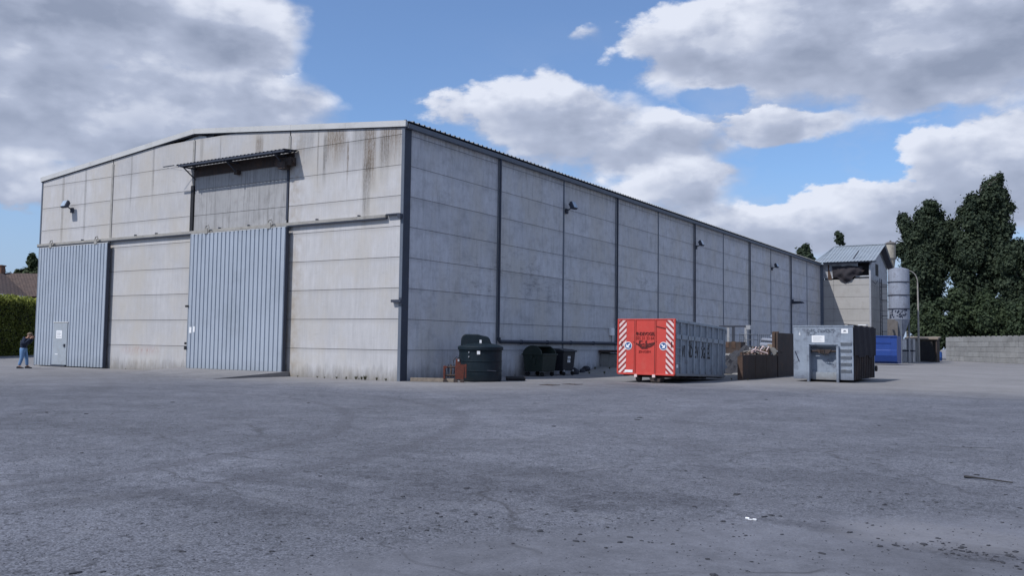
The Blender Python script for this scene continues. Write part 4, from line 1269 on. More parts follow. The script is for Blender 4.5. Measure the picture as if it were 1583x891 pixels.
scrap('bucket', 'pale round bucket lying on its side on the scrap heap', 'bucket', MB().tube([CA(0.2905, 44.2, 1.27), CA(0.2935, 43.6, 1.27)], [0.15, 0.21], 14), M['slab'], True)
scrap('cable_drum', 'dark small cable drum resting in the scrap heap', 'drum', MB().tube([CA(0.2875, 43.7, 1.28), CA(0.2875, 43.5, 1.28)], 0.18, 14), M['rustdark'], True)
for i in range(30):
    r3 = random.Random(100 + i)
    u_ = 0.262 + 0.040 * r3.random()
    Y_ = 42.3 + (u_ - 0.262) * 70 + r3.uniform(-0.3, 0.8)
    l_ = 0.12 + 0.25 * r3.random()
    o = MB().box(-l_, l_, -0.04 - 0.08 * r3.random(), 0.05, -0.025, 0.025).build('scrap_piece', M[r3.choice(['rust', 'wood', 'rustdark', 'galv', 'slab', 'hatch'])])
    o.location = CA(u_, Y_, 1.08 + 0.42 * r3.random() * min(1, (u_ - 0.255) / 0.02))
    o.rotation_euler = (r3.uniform(-0.5, 0.5), r3.uniform(-0.5, 0.5), r3.random() * PI)
    tag(o, 'small flat offcut lying jumbled on the scrap heap', 'scrap', 'offcuts on the scrap heap')

# behind it: steel portal, brown box, wire cages
PF = thing('steel_portal', 'galvanised steel portal frame standing on the raised ground by the wall', 'frame', (4.4, 26.4, 1.0))
MB().box(-1.0, 0.75, -0.08, 0.08, 1.66, 1.76).build('crossbeam', M['trimdark'], PF)
for xx, mt in ((-0.95, 'galv'), (-0.42, 'galv'), (-0.12, 'trimdark'), (0.66, 'galv')):
    MB().box(xx - 0.07, xx + 0.07, -0.06, 0.06, 0, 1.66).build('post', M[mt], PF)
MB().box(0.70, 0.95, -0.12, 0.12, 1.52, 1.78).build('corner_box', M['galv'], PF)
BX = thing('steel_box', 'low rusty brown steel box on the raised ground left of the scrap', 'box', (4.7, 24.6, 0.98))
b_ = MB().box(-0.95, 0.75, -0.4, 0.5, 0, 0.78)
b_.build('box_body', M['rustdark'], BX, bev=0.02)
MB().box(-0.6, 0.05, -0.42, -0.40, 0.45, 0.78).box(0.2, 0.45, -0.42, -0.40, 0.40, 0.80).build('box_panel', M['rust'], BX)
for ci, (cx, cy, lb) in enumerate(((5.35, 26.0, 'wire mesh cage trolley directly right of the steel portal'), (6.25, 26.8, 'wire mesh cage trolley farthest right behind the scrap heap'))):
    CG = thing('wire_cage', lb, 'cage', (cx, cy, 1.0), R(8 * ci), 'wire cage trolleys by the wall')
    for (a, b) in ((-0.42, -0.4), (0.42, -0.4), (-0.42, 0.4), (0.42, 0.4)):
        MB().tube([(a, b, 0), (a, b, 1.25)], 0.025, 6).build('post', M['trim'], CG)
    b_ = MB()
    for z_ in (0.1, 0.5, 0.9, 1.22):
        for (p, q) in (((-0.42, -0.4), (0.42, -0.4)), ((-0.42, 0.4), (0.42, 0.4)), ((-0.42, -0.4), (-0.42, 0.4)), ((0.42, -0.4), (0.42, 0.4))):
            b_.tube([(*p, z_), (*q, z_)], 0.018, 5)
    for k in range(1, 7):
        xx = -0.42 + 0.12 * k
        b_.tube([(xx, -0.4, 0.1), (xx, -0.4, 1.22)], 0.010, 4)
    b_.build('mesh_panel', M['trim'], CG)

# ---------------------------------------------------------------- tower at the far end
TW = thing('feed_tower', 'square concrete silo tower with damaged cladding and steep sheet roof', 'tower', (0.0, 66.85, 0))
# local y 0 = front face
TWX, TD = 4.8, 9.6
b_ = MB()
tz = [0, 3.0, 4.2, 5.4, 6.6, 7.8, 8.38]
for k in range(len(tz) - 1):
    b_.box(0.30, 1.28, 0, 0.15, tz[k] + 0.012, tz[k + 1] - 0.012)
    b_.box(1.30, TWX - 0.08, 0, 0.15, tz[k] + 0.012, tz[k + 1] - 0.012)
    for (a, c_) in ((0.1, 3.1), (3.13, 6.3), (6.33, TD)):
        b_.box(TWX - 0.15, TWX, a, c_, tz[k] + 0.012, tz[k + 1] - 0.012)
b_.build('panel_wall', M['tower'], TW)
MB().box(0.1, TWX - 0.04, 0.05, 0.14, 0, 8.36).box(TWX - 0.13, TWX - 0.03, 0.14, TD, 0, 10.1).build('core_wall', M['joint'], TW)
MB().box(TWX - 0.10, TWX + 0.06, -0.05, 0.09, 0, 9.4).build('corner_post', M['galv'], TW)
# upper side cladding + gable
MB().poly([(0.1, 8.38), (TD, 8.38), (TD, 9.75), (TD / 2, 11.5), (0.1, 9.75)], 'x', TWX - 0.12, TWX).build('gable_cladding', M['cladding'], TW)
MB().box(TWX - 0.02, TWX + 0.02, 2.8, 4.3, 8.9, 10.1).build('window', M['darkhole'], TW)
MB().box(TWX, TWX + 0.22, 2.7, 4.4, 8.66, 8.86).build('window_sill', M['rustdark'], TW)
# torn front cladding: ribbed strips of differing length
r4 = random.Random(11)
b_ = MB()
x = 0.30
while x < 3.55:
    zb = 8.4 if x < 1.25 else (9.65 if not (2.3 < x < 2.75) else 9.25)
    if x < 1.25:
        zb += r4.random() * 0.15
    b_.box(x, x + 0.105, -0.02 - 0.02 * (int(x / 0.12) % 2), 0.10, zb + 0.06 * r4.random(), 10.18)
    x += 0.12
b_.build('torn_cladding', M['cladding'], TW, label='torn strips of pale ribbed cladding')
MB().box(0.75, 0.88, -0.05, 0.0, 8.4, 9.9).poly([(0.80, 8.4), (1.15, 8.4), (1.1, 8.7), (0.95, 9.2), (0.85, 9.6)], 'y', -0.06, -0.045).build('rust_gash', M['rust'], TW)
MB().box(0.3, TWX - 0.15, 0.6, 0.7, 8.2, 10.3).build('dark_opening', M['darkhole'], TW)
MB().box(3.4, TWX - 0.1, 0.02, 0.10, 8.60, 8.72).box(3.3, TWX - 0.1, 0.0, 0.1, 8.38, 8.44).build('sill_board', M['cladding'], TW)
# black sheet sagging out of the opening
tp = MB()
rows = []
for j in range(13):
    row = []
    for i in range(25):
        u_ = i / 24
        v_ = j / 12
        xx = 1.2 + 2.9 * u_
        bot = 8.62 - 0.60 * math.exp(-((u_ - 0.45) / 0.22) ** 2) + 0.8 * max(0, u_ - 0.6) + 0.10 * noise.noise(Vector((u_ * 9, 0, 4)))
        z_ = 9.75 - (9.75 - bot) * v_ - 0.3 * max(0, u_ - .6) * (1 - v_)
        yy = -0.10 - 0.28 * math.sin(PI * min(1, v_ * 1.1)) * math.sin(PI * u_) + 0.22 * noise.noise(Vector((xx * 2.2, z_ * 2.2, 1)))
        row.append(tp.b.verts.new((xx, yy, z_)))
    rows.append(row)
for j in range(12):
    for i in range(24):
        tp.b.faces.new((rows[j][i], rows[j][i + 1], rows[j + 1][i + 1], rows[j + 1][i]))
tp.build('torn_black_sheet', M['tarp'], TW, smooth=True, fixn=False)
# steep roof, ribs running down the slope
us, hs = [], []
x = -0.65
while x < 5.35:
    us += [x, x + 0.20, x + 0.23, x + 0.29]
    hs += [0, 0, 0.05, 0.05]
    x += 0.32
zr, ze, yr = 12.22, 10.12, TD / 2 - 0.2
for s in (0, 1):
    ya = -0.75 if s == 0 else TD + 0.6

    def f(u, h, v, ya=ya):
        xl = max(u, -0.65 + 1.05 * v) if u < 0.5 else u + 0.12 * v
        return (xl, ya + (yr - ya) * v, ze + (zr - ze) * v + h)
    MB().sheet(us, lambda i: hs[i], 0, 1, f, 0.02).build('roof_sheet', M['towerroof'], TW)
for s in (1,):
    MB().poly([(yr, zr - 0.10), (TD + 0.55, ze - 0.08), (TD + 0.55, ze - 0.03), (yr, zr - 0.05)], 'x', TWX + 0.01, 5.36).build('soffit_shade', M['trimdark'], TW)  # dark panel added below the rear slope, paints the shade of its underside
MB().box(0.5, 5.40, yr - 0.15, yr + 0.15, zr + 0.03, zr + 0.08).build('ridge_cap', M['towerroof'], TW)
MB().poly([(2.95, 10.14), (3.12, 10.16), (3.75, 11.1), (3.80, 11.35), (3.5, 10.95)], 'y', -0.02, 0.0).build('roof_tear', M['trimdark'], TW)
rt_ = TW.children[-1]
sl = math.atan2(zr - ze, yr + 0.75)
for v in rt_.data.vertices:
    zz = v.co.z
    v.co.y = -0.75 + (yr + 0.75) * (zz - ze) / (zr - ze) - 0.02 + (v.co.y * 0.0)
    v.co.z = zz + 0.075
MB().box(0.4, 5.5, -0.62, -0.5, 9.98, 10.08).build('eave_board', M['trimdark'], TW)
# ladder and side pipes
LD = thing('ladder', 'steel caged ladder fixed to the shaded side of the tower', 'ladder', (4.95, 70.3, 0))
for yy in (0, 0.95):
    MB().tube([(0.15, yy, 0.2), (0.15, yy, 8.6)], 0.045, 6).build('rail', M['trimdark'], LD)
for k in range(20):
    MB().tube([(0.15, 0, 0.6 + k * 0.4), (0.15, 0.95, 0.6 + k * 0.4)], 0.022, 5).build('rung', M['trimdark'], LD)
for z_ in (3.2, 4.8, 6.4, 7.8):
    MB().tube([(0.15, 0, z_), (0.75, 0.2, z_), (0.75, 0.75, z_), (0.15, 0.95, z_)], 0.02, 5).build('cage_hoop', M['trimdark'], LD)
# conduits
MB().tube([(TWX + 0.05, 0.7, 8.2), (TWX + 0.35, 0.9, 7.9), (TWX + 0.5, 1.4, 8.3)], 0.03, 5).build('conduit', M['trimdark'], TW)

# silos
SL = thing('silo', 'round chalky grey metal silo with dark hoops beside the tower', 'silo', (7.2, 68.25, 0))
SR_ = 0.98
MB().lathe([(SR_, 4.35), (SR_, 9.25), (SR_ - 0.05, 9.32), (0.4, 9.50), (0.05, 9.52)], seg=36).build('silo_shell', M['silo'], SL, smooth=True)
for z_ in (8.0, 6.7, 5.35):
    MB().lathe([(SR_ + 0.002, z_), (SR_ + 0.05, z_), (SR_ + 0.05, z_ + 0.09), (SR_ + 0.002, z_ + 0.09)], seg=36).build('hoop', M['trimdark'], SL)
MB().lathe([(SR_ * 0.98, 4.35), (0.25, 2.2)][::-1], seg=36).build('silo_cone', M['silo'], SL, smooth=True)
for a in range(4):
    an = R(20 + 90 * a)
    MB().box(-0.06, 0.06, -0.06, 0.06, 0, 4.4).build('support_leg', M['trim'], SL).location = (SR_ * 0.92 * math.cos(an), SR_ * 0.92 * math.sin(an), 0)
MB().box(-0.95, 0.0, -0.9, -0.8, 2.2, 4.35).build('skirt_plate', M['silodark'], SL)
# flaked paint
b_ = MB()
for i in range(60):
    an = R(-140 + 100 * r4.random())
    z_ = 4.5 + 0.8 * r4.random()
    s_ = 0.03 + 0.07 * r4.random()
    c0 = Vector((math.cos(an), math.sin(an), 0))
    t0 = Vector((-math.sin(an), math.cos(an), 0))
    p = c0 * (SR_ + 0.006) + Vector((0, 0, z_))
    b_.quad(p - t0 * s_, p + t0 * s_ * 0.6 - Vector((0, 0, s_)), p + t0 * s_ + Vector((0, 0, s_ * .4)), p + Vector((0, 0, s_ * 1.3)))
b_.build('flaked_paint', M['jacket'], SL, fixn=False, label='blotches of flaked dark paint on the lower silo shell')
for k in range(5):
    MB().tube([(-1.5, -0.2, 4.4 + k * 0.85), (-SR_ * 0.9, -0.3, 4.4 + k * 0.85)], 0.025, 5).build('tie_bar', M['trimdark'], SL)
CY = thing('cyclone', 'beige cyclone drum with tapering cone rising behind the tower roof', 'cyclone', (4.75, 79.0, 0))
MB().lathe([(0.16, 8.5), (0.36, 10.3), (0.50, 11.3), (0.53, 11.42), (0.53, 13.0), (0.44, 13.1)], seg=28).build('cyclone_body', M['cyclone'], CY, smooth=True)
MB().lathe([(0.532, 11.38), (0.59, 11.38), (0.59, 11.50), (0.532, 11.50)], seg=28).build('flange', M['silodark'], CY)
MB().lathe([(0.50, 13.0), (0.60, 13.05), (0.60, 13.15), (0.35, 13.30), (0.10, 13.34), (0.10, 13.48)], seg=28).build('cap', M['silodark'], CY)
MB().box(-0.25, 0.25, -0.25, 0.25, 0, 8.6).build('support', M['galv'], CY)

# blue container, cabinets, shed, drum
BC = thing('waste_container', 'cobalt blue steel container with chamfered lower edge and white emblem', 'container', (8.45, 58.7, 0.0))
prof = [(0.0, 2.60), (2.3, 2.60), (2.3, 0.35), (2.05, 0.12), (0.25, 0.12), (0.0, 0.45)]
b_ = MB()
pr2 = [(0.0, 2.60), (2.3, 2.60), (2.3, 0.12), (0.55, 0.12), (0.16, 0.32), (-0.06, 0.85), (-0.06, 1.30), (0.0, 1.36), (0.0, 2.0)]
b_.poly(pr2, 'x', -5.6, -0.5)
b_.build('body', M['blue'], BC, bev=0.01)
MB().poly([(p[0] + 0.02, p[1]) for p in pr2], 'x', -0.5, 0.0).build('end_frame', M['blue'], BC)
MB().box(-5.6, -0.5, -0.05, -0.002, 1.95, 2.02).box(-5.65, 0.02, -0.06, -0.002, 2.52, 2.62).build('ledge', M['blue'], BC)
em = MB()
ring = [(-2.32 + 0.17 * math.cos(2 * PI * k / 6), 1.62 + 0.17 * math.sin(2 * PI * k / 6)) for k in range(6)]
em.poly(ring, 'y', -0.012, -0.002)
em.box(-2.60, -2.04, -0.014, -0.003, 1.59, 1.65)
em.build('emblem', M['white'], BC)
MB().box(-2.42, -2.22, -0.016, -0.0145, 1.67, 1.70).box(-2.42, -2.22, -0.016, -0.0145, 1.54, 1.57).build('emblem_bar', M['blue'], BC)
text('lettering', '-----', 0.1, M['white'], BC, (-2.32, -0.01, 1.33), FR) if False else MB().box(-2.52, -2.1, -0.01, -0.002, 1.32, 1.35).build('lettering_trace', M['white'], BC)

CB = thing('storage_cabinet', 'pale grey double stacked metal cabinet right of the blue container', 'cabinet', (7.75, 73.6, 0), R(0))
b_ = MB()
for z0, z1 in ((0.08, 1.20), (1.32, 2.50)):
    b_.box(-1.3, -0.02, 0, 1.1, z0, z1, bev=0.02)
b_.build('cabinet_body', M['galv'], CB)
MB().box(-1.32, 0.0, -0.03, 1.12, 1.20, 1.32).box(-0.62, -0.56, -0.03, 0, 0.1, 2.48).box(-0.2, -0.15, -0.03, 0, 0.1, 2.48).build('frame_bar', M['trimdark'], CB)
MB().box(-1.3, -0.72, -0.012, -0.002, 1.4, 2.42).build('cabinet_door', M['white'], CB)
SH = thing('lean_to_shed', 'small dark open fronted lean-to shed below the trees', 'shed', (7.9, 83.0, 0))
MB().box(-2.3, 0.9, 2.2, 2.3, 0, 2.6).build('back_wall', M['slab'], SH)
MB().box(-2.3, -0.9, 0, 0.15, 0, 2.5).build('block_wall', M['slab'], SH)
MB().box(0.78, 0.9, 0, 2.2, 0, 2.6).build('side_wall', M['rustdark'], SH)
MB().poly([(-0.2, 2.55), (2.5, 2.75), (2.5, 2.90), (-0.2, 2.72)], 'x', -2.4, 1.05).build('roof', M['wood'], SH)
MB().poly([(-0.75, 0.12), (0.75, 0.12), (0.45, 2.3), (-0.75, 2.3)], 'y', -0.2, -0.12).build('opening_shade', M['darkhole'], SH)  # near-black panel across the open front, paints the shade inside
MB().box(-2.35, -2.2, -0.05, 0.05, 0, 2.55).box(-0.95, -0.82, -0.05, 0.05, 0, 2.55).build('post', M['wood'], SH)
DR = thing('drum', 'blue plastic drum beside the dark lean-to shed', 'drum', (7.35, 96.2, 0))
MB().lathe([(0.42, 0.0), (0.46, 0.05), (0.47, 0.42), (0.49, 0.45), (0.47, 0.5), (0.47, 1.0), (0.44, 1.08), (0.36, 1.10)], seg=24).build('drum_body', M['bluedrum'], DR, smooth=True)
MB().lathe([(0.40, 1.10), (0.42, 1.11), (0.42, 1.16), (0.1, 1.17)], seg=24).build('lid', M['bluedrum'], DR)

# lamp post with curved arm
LP = thing('street_lamp', 'tall grey lamp post with curved arm in front of the poplars', 'street lamp', (7.75, 77.0, 0), R(0))
pts = [(0, 0, 0), (0, 0, 3), (0, 0, 6), (-0.02, -0.01, 8.6)]
dv = Vector((-0.845, -0.534, 0))
for k in range(1, 8):
    a = R(90 * k / 7)
    pts.append(tuple(Vector((-0.02, -0.01, 8.6)) + dv * 1.0 * (1 - math.cos(a)) + Vector((0, 0, 1.25 * math.sin(a)))))
MB().tube(pts, [0.11, 0.10, 0.085, 0.065] + [0.05] * 7, 10).build('pole', M['rail'], LP, smooth=True)
hd_ = pts[-1]
MB().tube([hd_, tuple(Vector(hd_) + dv * 0.55)], [0.07, 0.10], 8).build('lamp_head', M['rail'], LP)

# concrete block wall
BW = thing('block_wall', 'wall of large stacked grey concrete blocks in front of the trees', 'wall')
pA, pB = Vector((7.8, 100.0, 0)), Vector((16.6, 84.3, 0))
dirv = (pB - pA).normalized()
nrm = Vector((-dirv.y, dirv.x, 0))
if nrm.dot(Vector((21.8, -26.5, 0)) - pA) > 0:
    nrm = -nrm
Lw = (pB - pA).length


def blockrun(o0, dv_, nv, Lr, name):
    b_ = MB()
    for k in range(5):
        s = 0.0 if k % 2 == 0 else -1.25
        while s < Lr:
            a, c_ = max(s, 0) + 0.012, min(s + 2.5, Lr) - 0.012
            if c_ - a > 0.2:
                off = 0.03 * rnd.random()
                P = [o0 + dv_ * a + nv * off, o0 + dv_ * c_ + nv * off, o0 + dv_ * c_ + nv * 0.8, o0 + dv_ * a + nv * 0.8]
                b_.poly([(p.x, p.y) for p in P], 'z', k * 0.6 + 0.005, (k + 1) * 0.6 - 0.012)
            s += 2.5
    for q in range(int(Lr / 1.25)):
        c0 = o0 + dv_ * (0.6 + q * 1.25) + nv * 0.4
        b_.box(c0.x - 0.2, c0.x + 0.2, c0.y - 0.2, c0.y + 0.2, 3.0, 3.07)
    return b_.build(name, M['blocks'], BW, bev=0.03)


blockrun(pA, dirv, nrm, Lw, 'front_run')
blockrun(pB, Vector((0.95, 0.30, 0)).normalized(), Vector((-0.3, 0.95, 0)).normalized(), 9.0, 'return_run')
MB().poly([(pA.x, pA.y), (pA.x + dirv.x * Lw, pA.y + dirv.y * Lw), (pB.x + nrm.x * 0.7 - dirv.x * .1, pB.y + nrm.y * 0.7 - dirv.y * .1), (pA.x + nrm.x * 0.7, pA.y + nrm.y * 0.7)], 'z', 0, 2.9).build('core_fill', M['joint'], BW).location = nrm * 0.06


# ---------------------------------------------------------------- trees
def leaves(mb, clumps, n, size, rr):
    tot = sum(c[1] ** 2.2 for c in clumps)
    b = mb.b
    for c, r, sz in clumps:
        k = int(n * r ** 2.2 / tot)
        for _ in range(k):
            while True:
                v = Vector((rr.uniform(-1, 1), rr.uniform(-1, 1), rr.uniform(-1, 1)))
                if 0.05 < v.length < 1:
                    break
            v = v.normalized() * ((v.length ** 0.45) if rr.random() < 0.72 else rr.uniform(0.7, 1.45))
            p = Vector(c) + Vector((v.x * r, v.y * r, v.z * r * sz)) * (0.82 + 0.35 * noise.noise(Vector(c) * 0.7 + v * 2.2))
            nrm_ = (v + Vector((rr.uniform(-1, 1), rr.uniform(-1, 1), rr.uniform(-0.3, 1.2)))).normalized()
            a = nrm_.orthogonal().normalized()
            a = (Matrix.Rotation(rr.uniform(0, 6.28), 3, nrm_) @ a)
            d_ = nrm_.cross(a)
            s = size * rr.uniform(0.5, 1.25)
            vs = [b.verts.new(p + a * s), b.verts.new(p + d_ * s * 0.6), b.verts.new(p - a * s * 0.9), b.verts.new(p - d_ * s * 0.65)]
            b.faces.new(vs)


def tree(name, label, cat, loc, H, clumps, n, size, mat='leaf', trunk=0.35, group=None, limbs=True, seed=1):
    T = thing(name, label, cat, loc, 0, group)
    rr = random.Random(seed)
    b_ = MB()
    top = max(c[0][2] for c in clumps)
    pts = [(0, 0, -0.1)]
    rs = [trunk * 1.25]
    for k in range(1, 7):
        f_ = k / 6
        pts.append((rr.uniform(-0.2, 0.2) * f_ * 2, rr.uniform(-0.2, 0.2) * f_ * 2, top * f_ * 0.95))
        rs.append(trunk * (1 - 0.88 * f_))
    b_.tube(pts, rs, 8)
    if limbs:
        for c, r, sz in clumps:
            z0 = max(0.5, c[2] - r * 1.2 - 1.5 * abs(c[0]) * 0.5)
            z0 = min(z0, top * 0.9)
            m_ = Vector((c[0] * 0.45, c[1] * 0.45, (z0 + c[2]) / 2 + 0.2))
            b_.tube([(pts[3][0] * z0 / top, 0, z0), tuple(m_), tuple(c)], [trunk * 0.35, trunk * 0.22, 0.04], 6)
    b_.build('trunk', M['bark'], T, smooth=True)
    l_ = MB()
    leaves(l_, clumps, n, size, rr)
    l_.build('crown', M[mat], T, fixn=False)
    return T


def clumps_col(H, z0, rmax, n, seed, prof=lambda f: math.sin(PI * min(1, 0.12 + f * 0.85)) ** 0.6, spread=0.62, zs=1.1, rc=0.42):
    rr = random.Random(seed)
    out_ = []
    for i in range(n):
        f_ = (i + 0.5) / n
        z_ = z0 + (H - z0) * f_
        rad = rmax * prof(f_)
        a = rr.uniform(0, 6.28)
        o_ = rad * spread * rr.uniform(0.2, 1)
        r_ = rad * rr.uniform(rc, rc + 0.25) + 0.25
        out_.append(((o_ * math.cos(a), o_ * math.sin(a), z_ - r_ * 0.4), r_, zs))
    return out_


RX, RY = Vector((0.8452, 0.5343, 0)), Vector((-0.535, 0.845, 0))
# tall poplars on the right (distances in metres from the camera)
def at_px(px, Y):
    return CW((px - 791) / 1372 * Y, Y)


def tree_from(px, Y, lobes, seed, name, label, cat, n, size, mat='leaf', trunk=0.4, group=None, zs=1.15):
    """lobes: (px, py, radius px) in the picture, turned into metres at distance Y around the trunk"""
    base = at_px(px, Y)
    rr = random.Random(seed)
    cl = []
    for lx, ly, lr in lobes:
        Xo = (lx - px) / 1372 * Y
        z_ = 1.508 + (531 + (lx - 791) * 0.0131 - ly) / 1372 * Y
        r_ = lr / 1372 * Y
        dpt = rr.uniform(-0.8, 0.8) * 1.5
        p = RX * Xo + RY * dpt
        cl.append(((p.x, p.y, z_), r_, zs))
    return tree(name, label, cat, tuple(base), 0, cl, n, size, mat, trunk, group, True, seed)


GT = 'poplars behind the block wall'
tree_from(1436, 132, [(1440, 320, 11), (1432, 333, 15), (1450, 338, 17), (1428, 352, 18), (1455, 362, 20), (1438, 375, 22), (1420, 380, 17), (1458, 390, 18), (1430, 402, 22), (1450, 415, 18), (1420, 425, 18), (1440, 440, 20), (1428, 458, 18), (1470, 352, 12), (1474, 372, 12), (1425, 480, 20), (1412, 450, 14), (1478, 392, 13), (1484, 410, 12), (1470, 405, 14), (1447, 345, 9), (1436, 312, 5), (1480, 340, 7), (1415, 365, 10), (1444, 460, 12)],
          21, 'poplar_tree', 'broad poplar left of the gap of sky, with a rounded top', 'tree', 46000, 0.24, group=GT)
tree_from(1403, 134, [(1403, 336, 9), (1400, 350, 12), (1404, 366, 13), (1399, 385, 12), (1406, 402, 14), (1400, 420, 13), (1410, 440, 15), (1408, 465, 16), (1406, 490, 16)],
          22, 'poplar_tree', 'narrow poplar leftmost of the row, right behind the lamp post', 'tree', 20000, 0.24, trunk=0.3, group=GT)
tree_from(1522, 128, [(1550, 278, 11), (1543, 290, 16), (1556, 300, 13), (1530, 305, 17), (1510, 318, 18), (1545, 325, 20), (1520, 340, 22), (1500, 345, 16), (1545, 355, 20), (1512, 370, 24), (1540, 385, 22), (1492, 375, 14), (1500, 400, 20), (1530, 415, 24), (1495, 430, 18), (1520, 445, 22), (1545, 430, 18), (1505, 470, 22), (1535, 480, 20), (1484, 395, 13), (1486, 425, 13), (1488, 455, 15), (1480, 470, 14), (1552, 270, 6), (1536, 282, 7), (1505, 306, 8), (1492, 325, 8), (1562, 320, 9), (1484, 362, 9)],
          23, 'poplar_tree', 'tallest poplar, its top reaching highest at the right', 'tree', 62000, 0.24, trunk=0.5, group=GT)
tree_from(1580, 122, [(1578, 385, 16), (1566, 398, 16), (1590, 395, 18), (1575, 420, 20), (1600, 425, 22), (1565, 440, 18), (1590, 455, 22), (1570, 470, 20), (1555, 410, 12), (1620, 440, 26), (1610, 400, 16)],
          24, 'poplar_tree', 'shorter poplar cut by the right edge of the picture', 'tree', 34000, 0.24, group=GT)
GS = 'shrubs under the poplars'
for i, (px, Y, lobes, lb) in enumerate((
        (1440, 122, [(1440, 488, 20), (1425, 505, 18), (1455, 502, 18), (1440, 520, 22), (1460, 522, 18), (1430, 530, 16), (1455, 470, 12)], 'dark shrub behind the lean-to shed and the blue drum'),
        (1490, 121, [(1485, 475, 20), (1505, 488, 20), (1475, 498, 18), (1495, 508, 22), (1515, 505, 18), (1490, 525, 22), (1468, 520, 16), (1475, 455, 11)], 'shrub rising above the left end of the block wall'),
        (1540, 118, [(1535, 478, 20), (1555, 490, 20), (1525, 500, 20), (1548, 510, 22), (1565, 515, 18), (1540, 525, 22), (1530, 460, 13)], 'shrub rising above the middle of the block wall'),
        (1585, 112, [(1580, 485, 22), (1600, 500, 24), (1572, 508, 20), (1590, 520, 24), (1620, 500, 28), (1610, 525, 25)], 'shrub above the right end of the block wall'),
        )):
    tree_from(px, Y, lobes, 40 + i, 'shrub', lb, 'shrub', 20000, 0.22, 'leaf2', 0.12, GS, 1.0)
tree_from(1246, 105, [(1246, 384, 7), (1240, 391, 8), (1251, 392, 8), (1245, 402, 12), (1250, 412, 12), (1240, 412, 10), (1245, 425, 13), (1245, 440, 14)], 61, 'tree', 'dark round treetop showing just above the hall roof', 'tree', 3500, 0.30, trunk=0.2)
tree_from(1299, 135, [(1299, 359, 4), (1297, 366, 6), (1302, 369, 6), (1296, 374, 4), (1303, 376, 3), (1299, 400, 9), (1300, 420, 10)], 62, 'tree', 'small thin treetop showing above the tower roof ridge', 'tree', 1200, 0.32, trunk=0.22)
tree_from(46, 125, [(47, 396, 5), (50, 405, 8), (44, 412, 8), (52, 420, 10), (42, 424, 8), (58, 412, 10), (50, 435, 12), (60, 430, 14)], 63, 'tree', 'feathery green tree behind the tiled roof at the left edge', 'tree', 4500, 0.30, 'leaf3', 0.2)
tree_from(28, 128, [(27, 421, 4), (33, 420, 3), (30, 428, 8), (18, 424, 5), (8, 420, 4), (6, 428, 6), (22, 436, 8)], 64, 'tree', 'low treetop peeping over the tiled roof beside its chimney', 'tree', 1600, 0.28, 'leaf3', 0.12)

# hedge at the left edge (its visible long face lies in shade)
ha, hb_ = CW(-37.4, 56), CW(-41.0, 84)
HD = thing('hedge', 'tall clipped dark green hedge with sunlit top at the left edge', 'hedge', tuple(ha))
dh = (hb_ - ha)
Lh = dh.length
dh.normalize()
nh = Vector((-dh.y, dh.x, 0))   # away from the yard
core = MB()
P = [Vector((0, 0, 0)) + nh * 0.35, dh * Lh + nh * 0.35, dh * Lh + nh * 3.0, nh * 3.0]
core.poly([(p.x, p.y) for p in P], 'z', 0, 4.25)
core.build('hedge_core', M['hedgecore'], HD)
lb_ = MB()
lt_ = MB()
rh = random.Random(5)
for i in range(30000):
    s = rh.random() * Lh
    q = rh.random()
    if q < 0.62:
        d_ = rh.random() ** 2 * 0.5
        z_ = rh.random() * 4.6
        d_ += 0.18 * noise.noise(Vector((s * 0.6, z_ * 0.6, 0)))
    else:
        d_ = rh.random() * 3.2
        z_ = 4.25 + rh.random() ** 1.5 * 0.55 + 0.2 * noise.noise(Vector((s * 0.7, d_, 5)))
    p = dh * s + nh * d_ + Vector((0, 0, z_))
    nv = Vector((rh.uniform(-1, 1), rh.uniform(-1, 1), rh.uniform(-0.2, 1))).normalized()
    a = nv.orthogonal().normalized()
    a = Matrix.Rotation(rh.uniform(0, 6.28), 3, nv) @ a
    c_ = nv.cross(a)
    z2 = 0.10 * rh.uniform(0.6, 1.4)
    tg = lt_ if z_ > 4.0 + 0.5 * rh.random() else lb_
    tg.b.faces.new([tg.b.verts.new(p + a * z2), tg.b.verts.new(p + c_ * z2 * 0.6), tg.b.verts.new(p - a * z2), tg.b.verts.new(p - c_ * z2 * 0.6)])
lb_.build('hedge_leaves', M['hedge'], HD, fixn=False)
lt_.build('sunlit_leaves', M['hedgetop'], HD, fixn=False, label='yellow green leaves painted sunlit along the hedge top')

# house behind the hedge
HO = thing('house', 'brick house with brown tiled roof and white gutter behind the hedge', 'house', tuple(CW(-52, 96)), -PHI * 0 + R(32.3) )
# local x to the right in the view, y away
MB().box(-22, 4, 0.4, 9.6, 0, 6.0).box(-13.6, -0.6, -5.2, 0.4, 0, 5.6).build('wall', M['brick'], HO)
rb_ = MB()
zr_, ze_ = 8.75, 5.9


def roofpoly(mb, pts):
    mb.b.faces.new([mb.b.verts.new(p) for p in pts])


roofpoly(rb_, [(-23, 0, ze_), (4.5, 0, ze_), (4.5, 5, zr_), (-23, 5, zr_)])
roofpoly(rb_, [(-23, 10, ze_), (-23, 5, zr_), (4.5, 5, zr_), (4.5, 10, ze_)])
